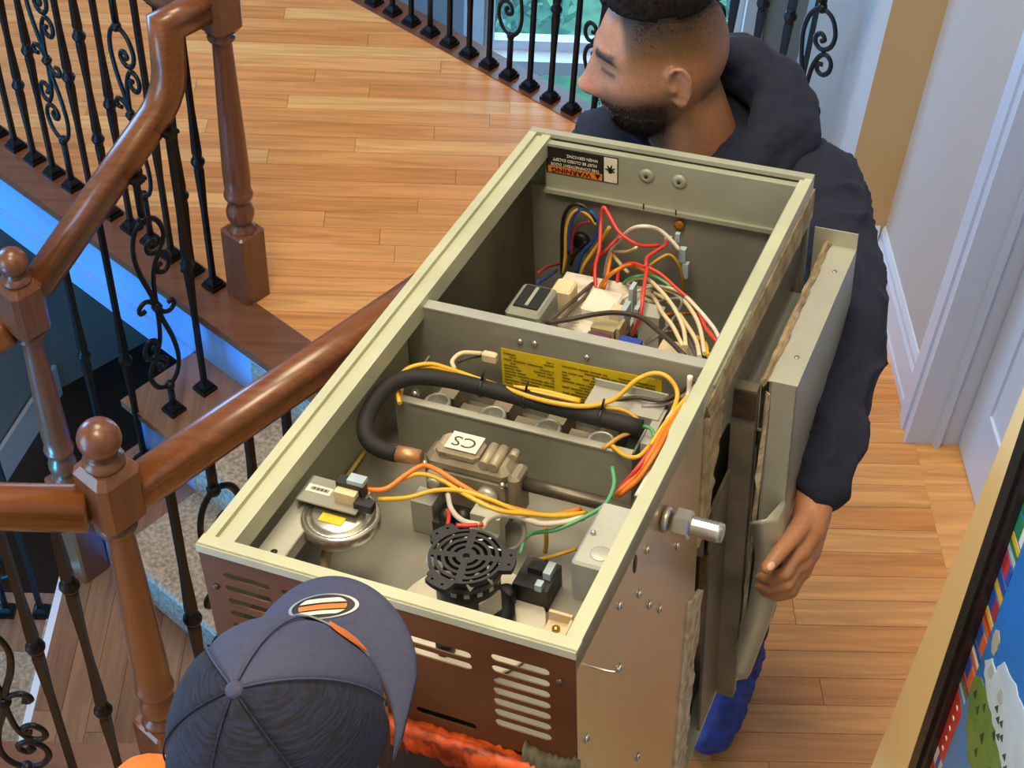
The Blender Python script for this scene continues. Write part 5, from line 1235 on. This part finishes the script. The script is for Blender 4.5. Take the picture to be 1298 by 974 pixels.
on_brim(SX, SY, .0235, .0108, -sa, .0011, ORP, 'sticker_band', None, (-.28, .16)); on_brim(SX, SY, .024, .0102, -sa, .0012, WHT, 'sticker_light', None, (.34, .75)); on_brim(SX, SY, .024, .0102, -sa, .0012, WHT, 'sticker_light', None, (-.78, -.42))
def badge(name, p0, p1, t0, t1, m, o):
    n = 14; vs = []
    for q in (o, o-.0016):
        for i in range(n+1):
            p = p0+(p1-p0)*i/n; e = math.sin(math.pi*i/n)**.5
            vs += [cap_pt(t1-(t1-t0)*e, p, q), cap_pt(t1, p, q)]
    N_ = 2*(n+1); fs = []
    for i in range(n): a = 2*i; fs += [(a, a+1, a+3, a+2), (N_+a, N_+a+2, N_+a+3, N_+a+1), (a, a+2, N_+a+2, N_+a), (a+1, N_+a+1, N_+a+3, a+3)]
    return cpz(MB().add(vs, fs).build(name, m))
badge('front_emblem', -.62, .30, 1.22, 1.50, SILV, .0022); badge('emblem_orange', -.60, -.14, 1.18, 1.46, ORP, .0032)
# ---------------------------------------------------------------- framed flag map on the near right wall
pm_T = Vector((-.0535, 0, 1)).normalized(); pm_U = Vector((0, -1, 0)); pm_N = Vector((-1, 0, -.0535)).normalized()
pm = empty('wall_map', rot=M_axes((.600, 1.088, .75), pm_U, pm_T, pm_N)); tag(pm, 'black framed map with blue sea and a border of flags on the yellow wall', 'picture')
FRM = mat('black_frame', '#23211e', .4, 0, .3, 60); FRM2 = mat('dark_brown_frame', '#24120d', .45, 0, .3, 40)
SEA = mat('map_sea', '#1b76c4', .35, 0, .06, 6); LAND = mat('map_land', '#6f9440', .4, 0, .2, 30); ICE = mat('map_ice', '#c9d8e0', .4, 0, .06, 40); MTN = mat('map_mountain', '#35452f', .5, 0, .2, 30)
FU0, FU1, FH = .110, 1.50, 1.22
def pmb(name, m, *bx):
    mb = MB()
    for b in bx: mb.box(*b)
    return mb.build(name, m, pm)
pmb('outer_frame', FRM, ((FU0, 0, -.012), (FU0+.020, FH, .016)), ((FU1-.034, 0, -.012), (FU1, FH, .016)), ((FU0+.020, 0, -.012), (FU1-.034, .034, .016)), ((FU0+.020, FH-.034, -.012), (FU1-.034, FH, .016)))
pmb('inner_frame', FRM2, ((FU0+.020, .034, -.012), (FU0+.031, FH-.034, .012)), ((FU1-.066, .034, -.012), (FU1-.034, FH-.034, .012)), ((FU0+.031, .034, -.012), (FU1-.066, .066, .012)), ((FU0+.031, FH-.066, -.012), (FU1-.066, FH-.034, .012)))
sea = pmb('map_sheet', SEA, ((FU0+.031, .066, -.008), (FU1-.066, FH-.066, .004)))
def flat(name, m, poly, h=.0006):
    mb = MB(); mb.prism(poly, .004, .004+h); return mb.build(name, m, sea)
def rough(poly, seed, amp=.004, k=4):
    rg = random.Random(seed); P = spline([(x, y, 0) for x, y in poly], k, True); return [(p.x+rg.uniform(-amp, amp), p.y+rg.uniform(-amp, amp)) for p in P]
flat('pale_sea', mat('map_shallow_sea', '#3f86cc', .35, 0, .06, 6), rough([(.142, .25), (.30, .25), (.30, .66), (.22, .70), (.165, .735), (.146, .70)], 3), .0002)
flat('green_land', LAND, rough([(.163, .772), (.192, .800), (.246, .81), (.33, .80), (.42, .70), (.40, .55), (.32, .52), (.27, .60), (.245, .69), (.205, .695), (.172, .735)], 1), .0004)
flat('ice_land', ICE, rough([(.178, .815), (.188, .842), (.204, .842), (.214, .870), (.25, .885), (.30, .885), (.38, .84), (.40, .77), (.34, .775), (.28, .79), (.235, .797), (.20, .802)], 2, .003), .0006)
for i, (u, v) in enumerate(((.196, .829), (.232, .838))): flat('shoal', mat('map_grey', '#b7bdb0', .5), rough([(u-.006, v-.008), (u+.005, v-.006), (u+.006, v+.008), (u-.003, v+.010)], i, .001), .0009)
flat('island', mat('map_sand', '#b9a98c', .5), rough([(.176, .852), (.186, .846), (.193, .866), (.186, .880), (.176, .872)], 5, .002))
for i, (u, v, s) in enumerate(((.181, .765, .009), (.197, .760, .010), (.208, .782, .009), (.226, .752, .012), (.246, .79, .010), (.262, .745, .012), (.285, .77, .011), (.225, .722, .010), (.27, .70, .012), (.30, .66, .013), (.32, .72, .012), (.35, .75, .012), (.34, .62, .012), (.29, .61, .010))):
    flat('mountain', MTN, [(u-s*.4, v-s*.3), (u+s*.5, v-s*.4), (u+s*.1, v+s*.9)], .0010)
for i, (u, v) in enumerate(((.233, .820), (.243, .815), (.252, .822), (.262, .812), (.255, .803), (.280, .806), (.290, .80), (.300, .81))):
    flat('ice_rock', mat('map_rock', '#39453f', .5), [(u-.004, v-.005), (u+.005, v-.002), (u+.001, v+.006)], .0012)
FC_ = ['#c8372d', '#e9e4d6', '#2f7d44', '#e2b52c', '#2b4f9c', '#d9682c', '#1f8a62', '#a8342e', '#b7bcc0', '#1b1b1d']
FL = [mat('flag_tone_%d' % i, c, .4, 0, .03, 9) for i, c in enumerate(FC_)]
rg = random.Random(17); k = 0; v = .08
while v < FH-.10:
    if not (.585 < v < .70):
        a = rg.sample(range(9), 3); mb = MB(); u0 = FU0+.0315; wd = .026; ht = .026; n0 = rg.choice((2, 3, 3))
        for q in range(n0):
            if k % 2: mb.box((u0, v+ht*q/n0, .004), (u0+wd, v+ht*(q+1)/n0, .0046), mi=q)
            else: mb.box((u0+wd*q/n0, v, .004), (u0+wd*(q+1)/n0, v+ht, .0046), mi=q)
        mb.build('flag', [FL[i] for i in a][:n0] if n0 == 3 else [FL[a[0]], FL[a[1]]], sea); k += 1
    v += .0305
flat('red_banner', FL[0], [(FU0+.0315, .592), (FU0+.055, .592), (FU0+.059, .705), (FU0+.046, .712), (FU0+.0315, .712)], .0004)
for q in range(5): mb = MB(); mb.lathe([(.0035, 0), (.0035, .0003)], 10, M=Matrix.Translation((FU0+.044, .61+.021*q, .0044))); mb.build('banner_dot', FL[1], sea)
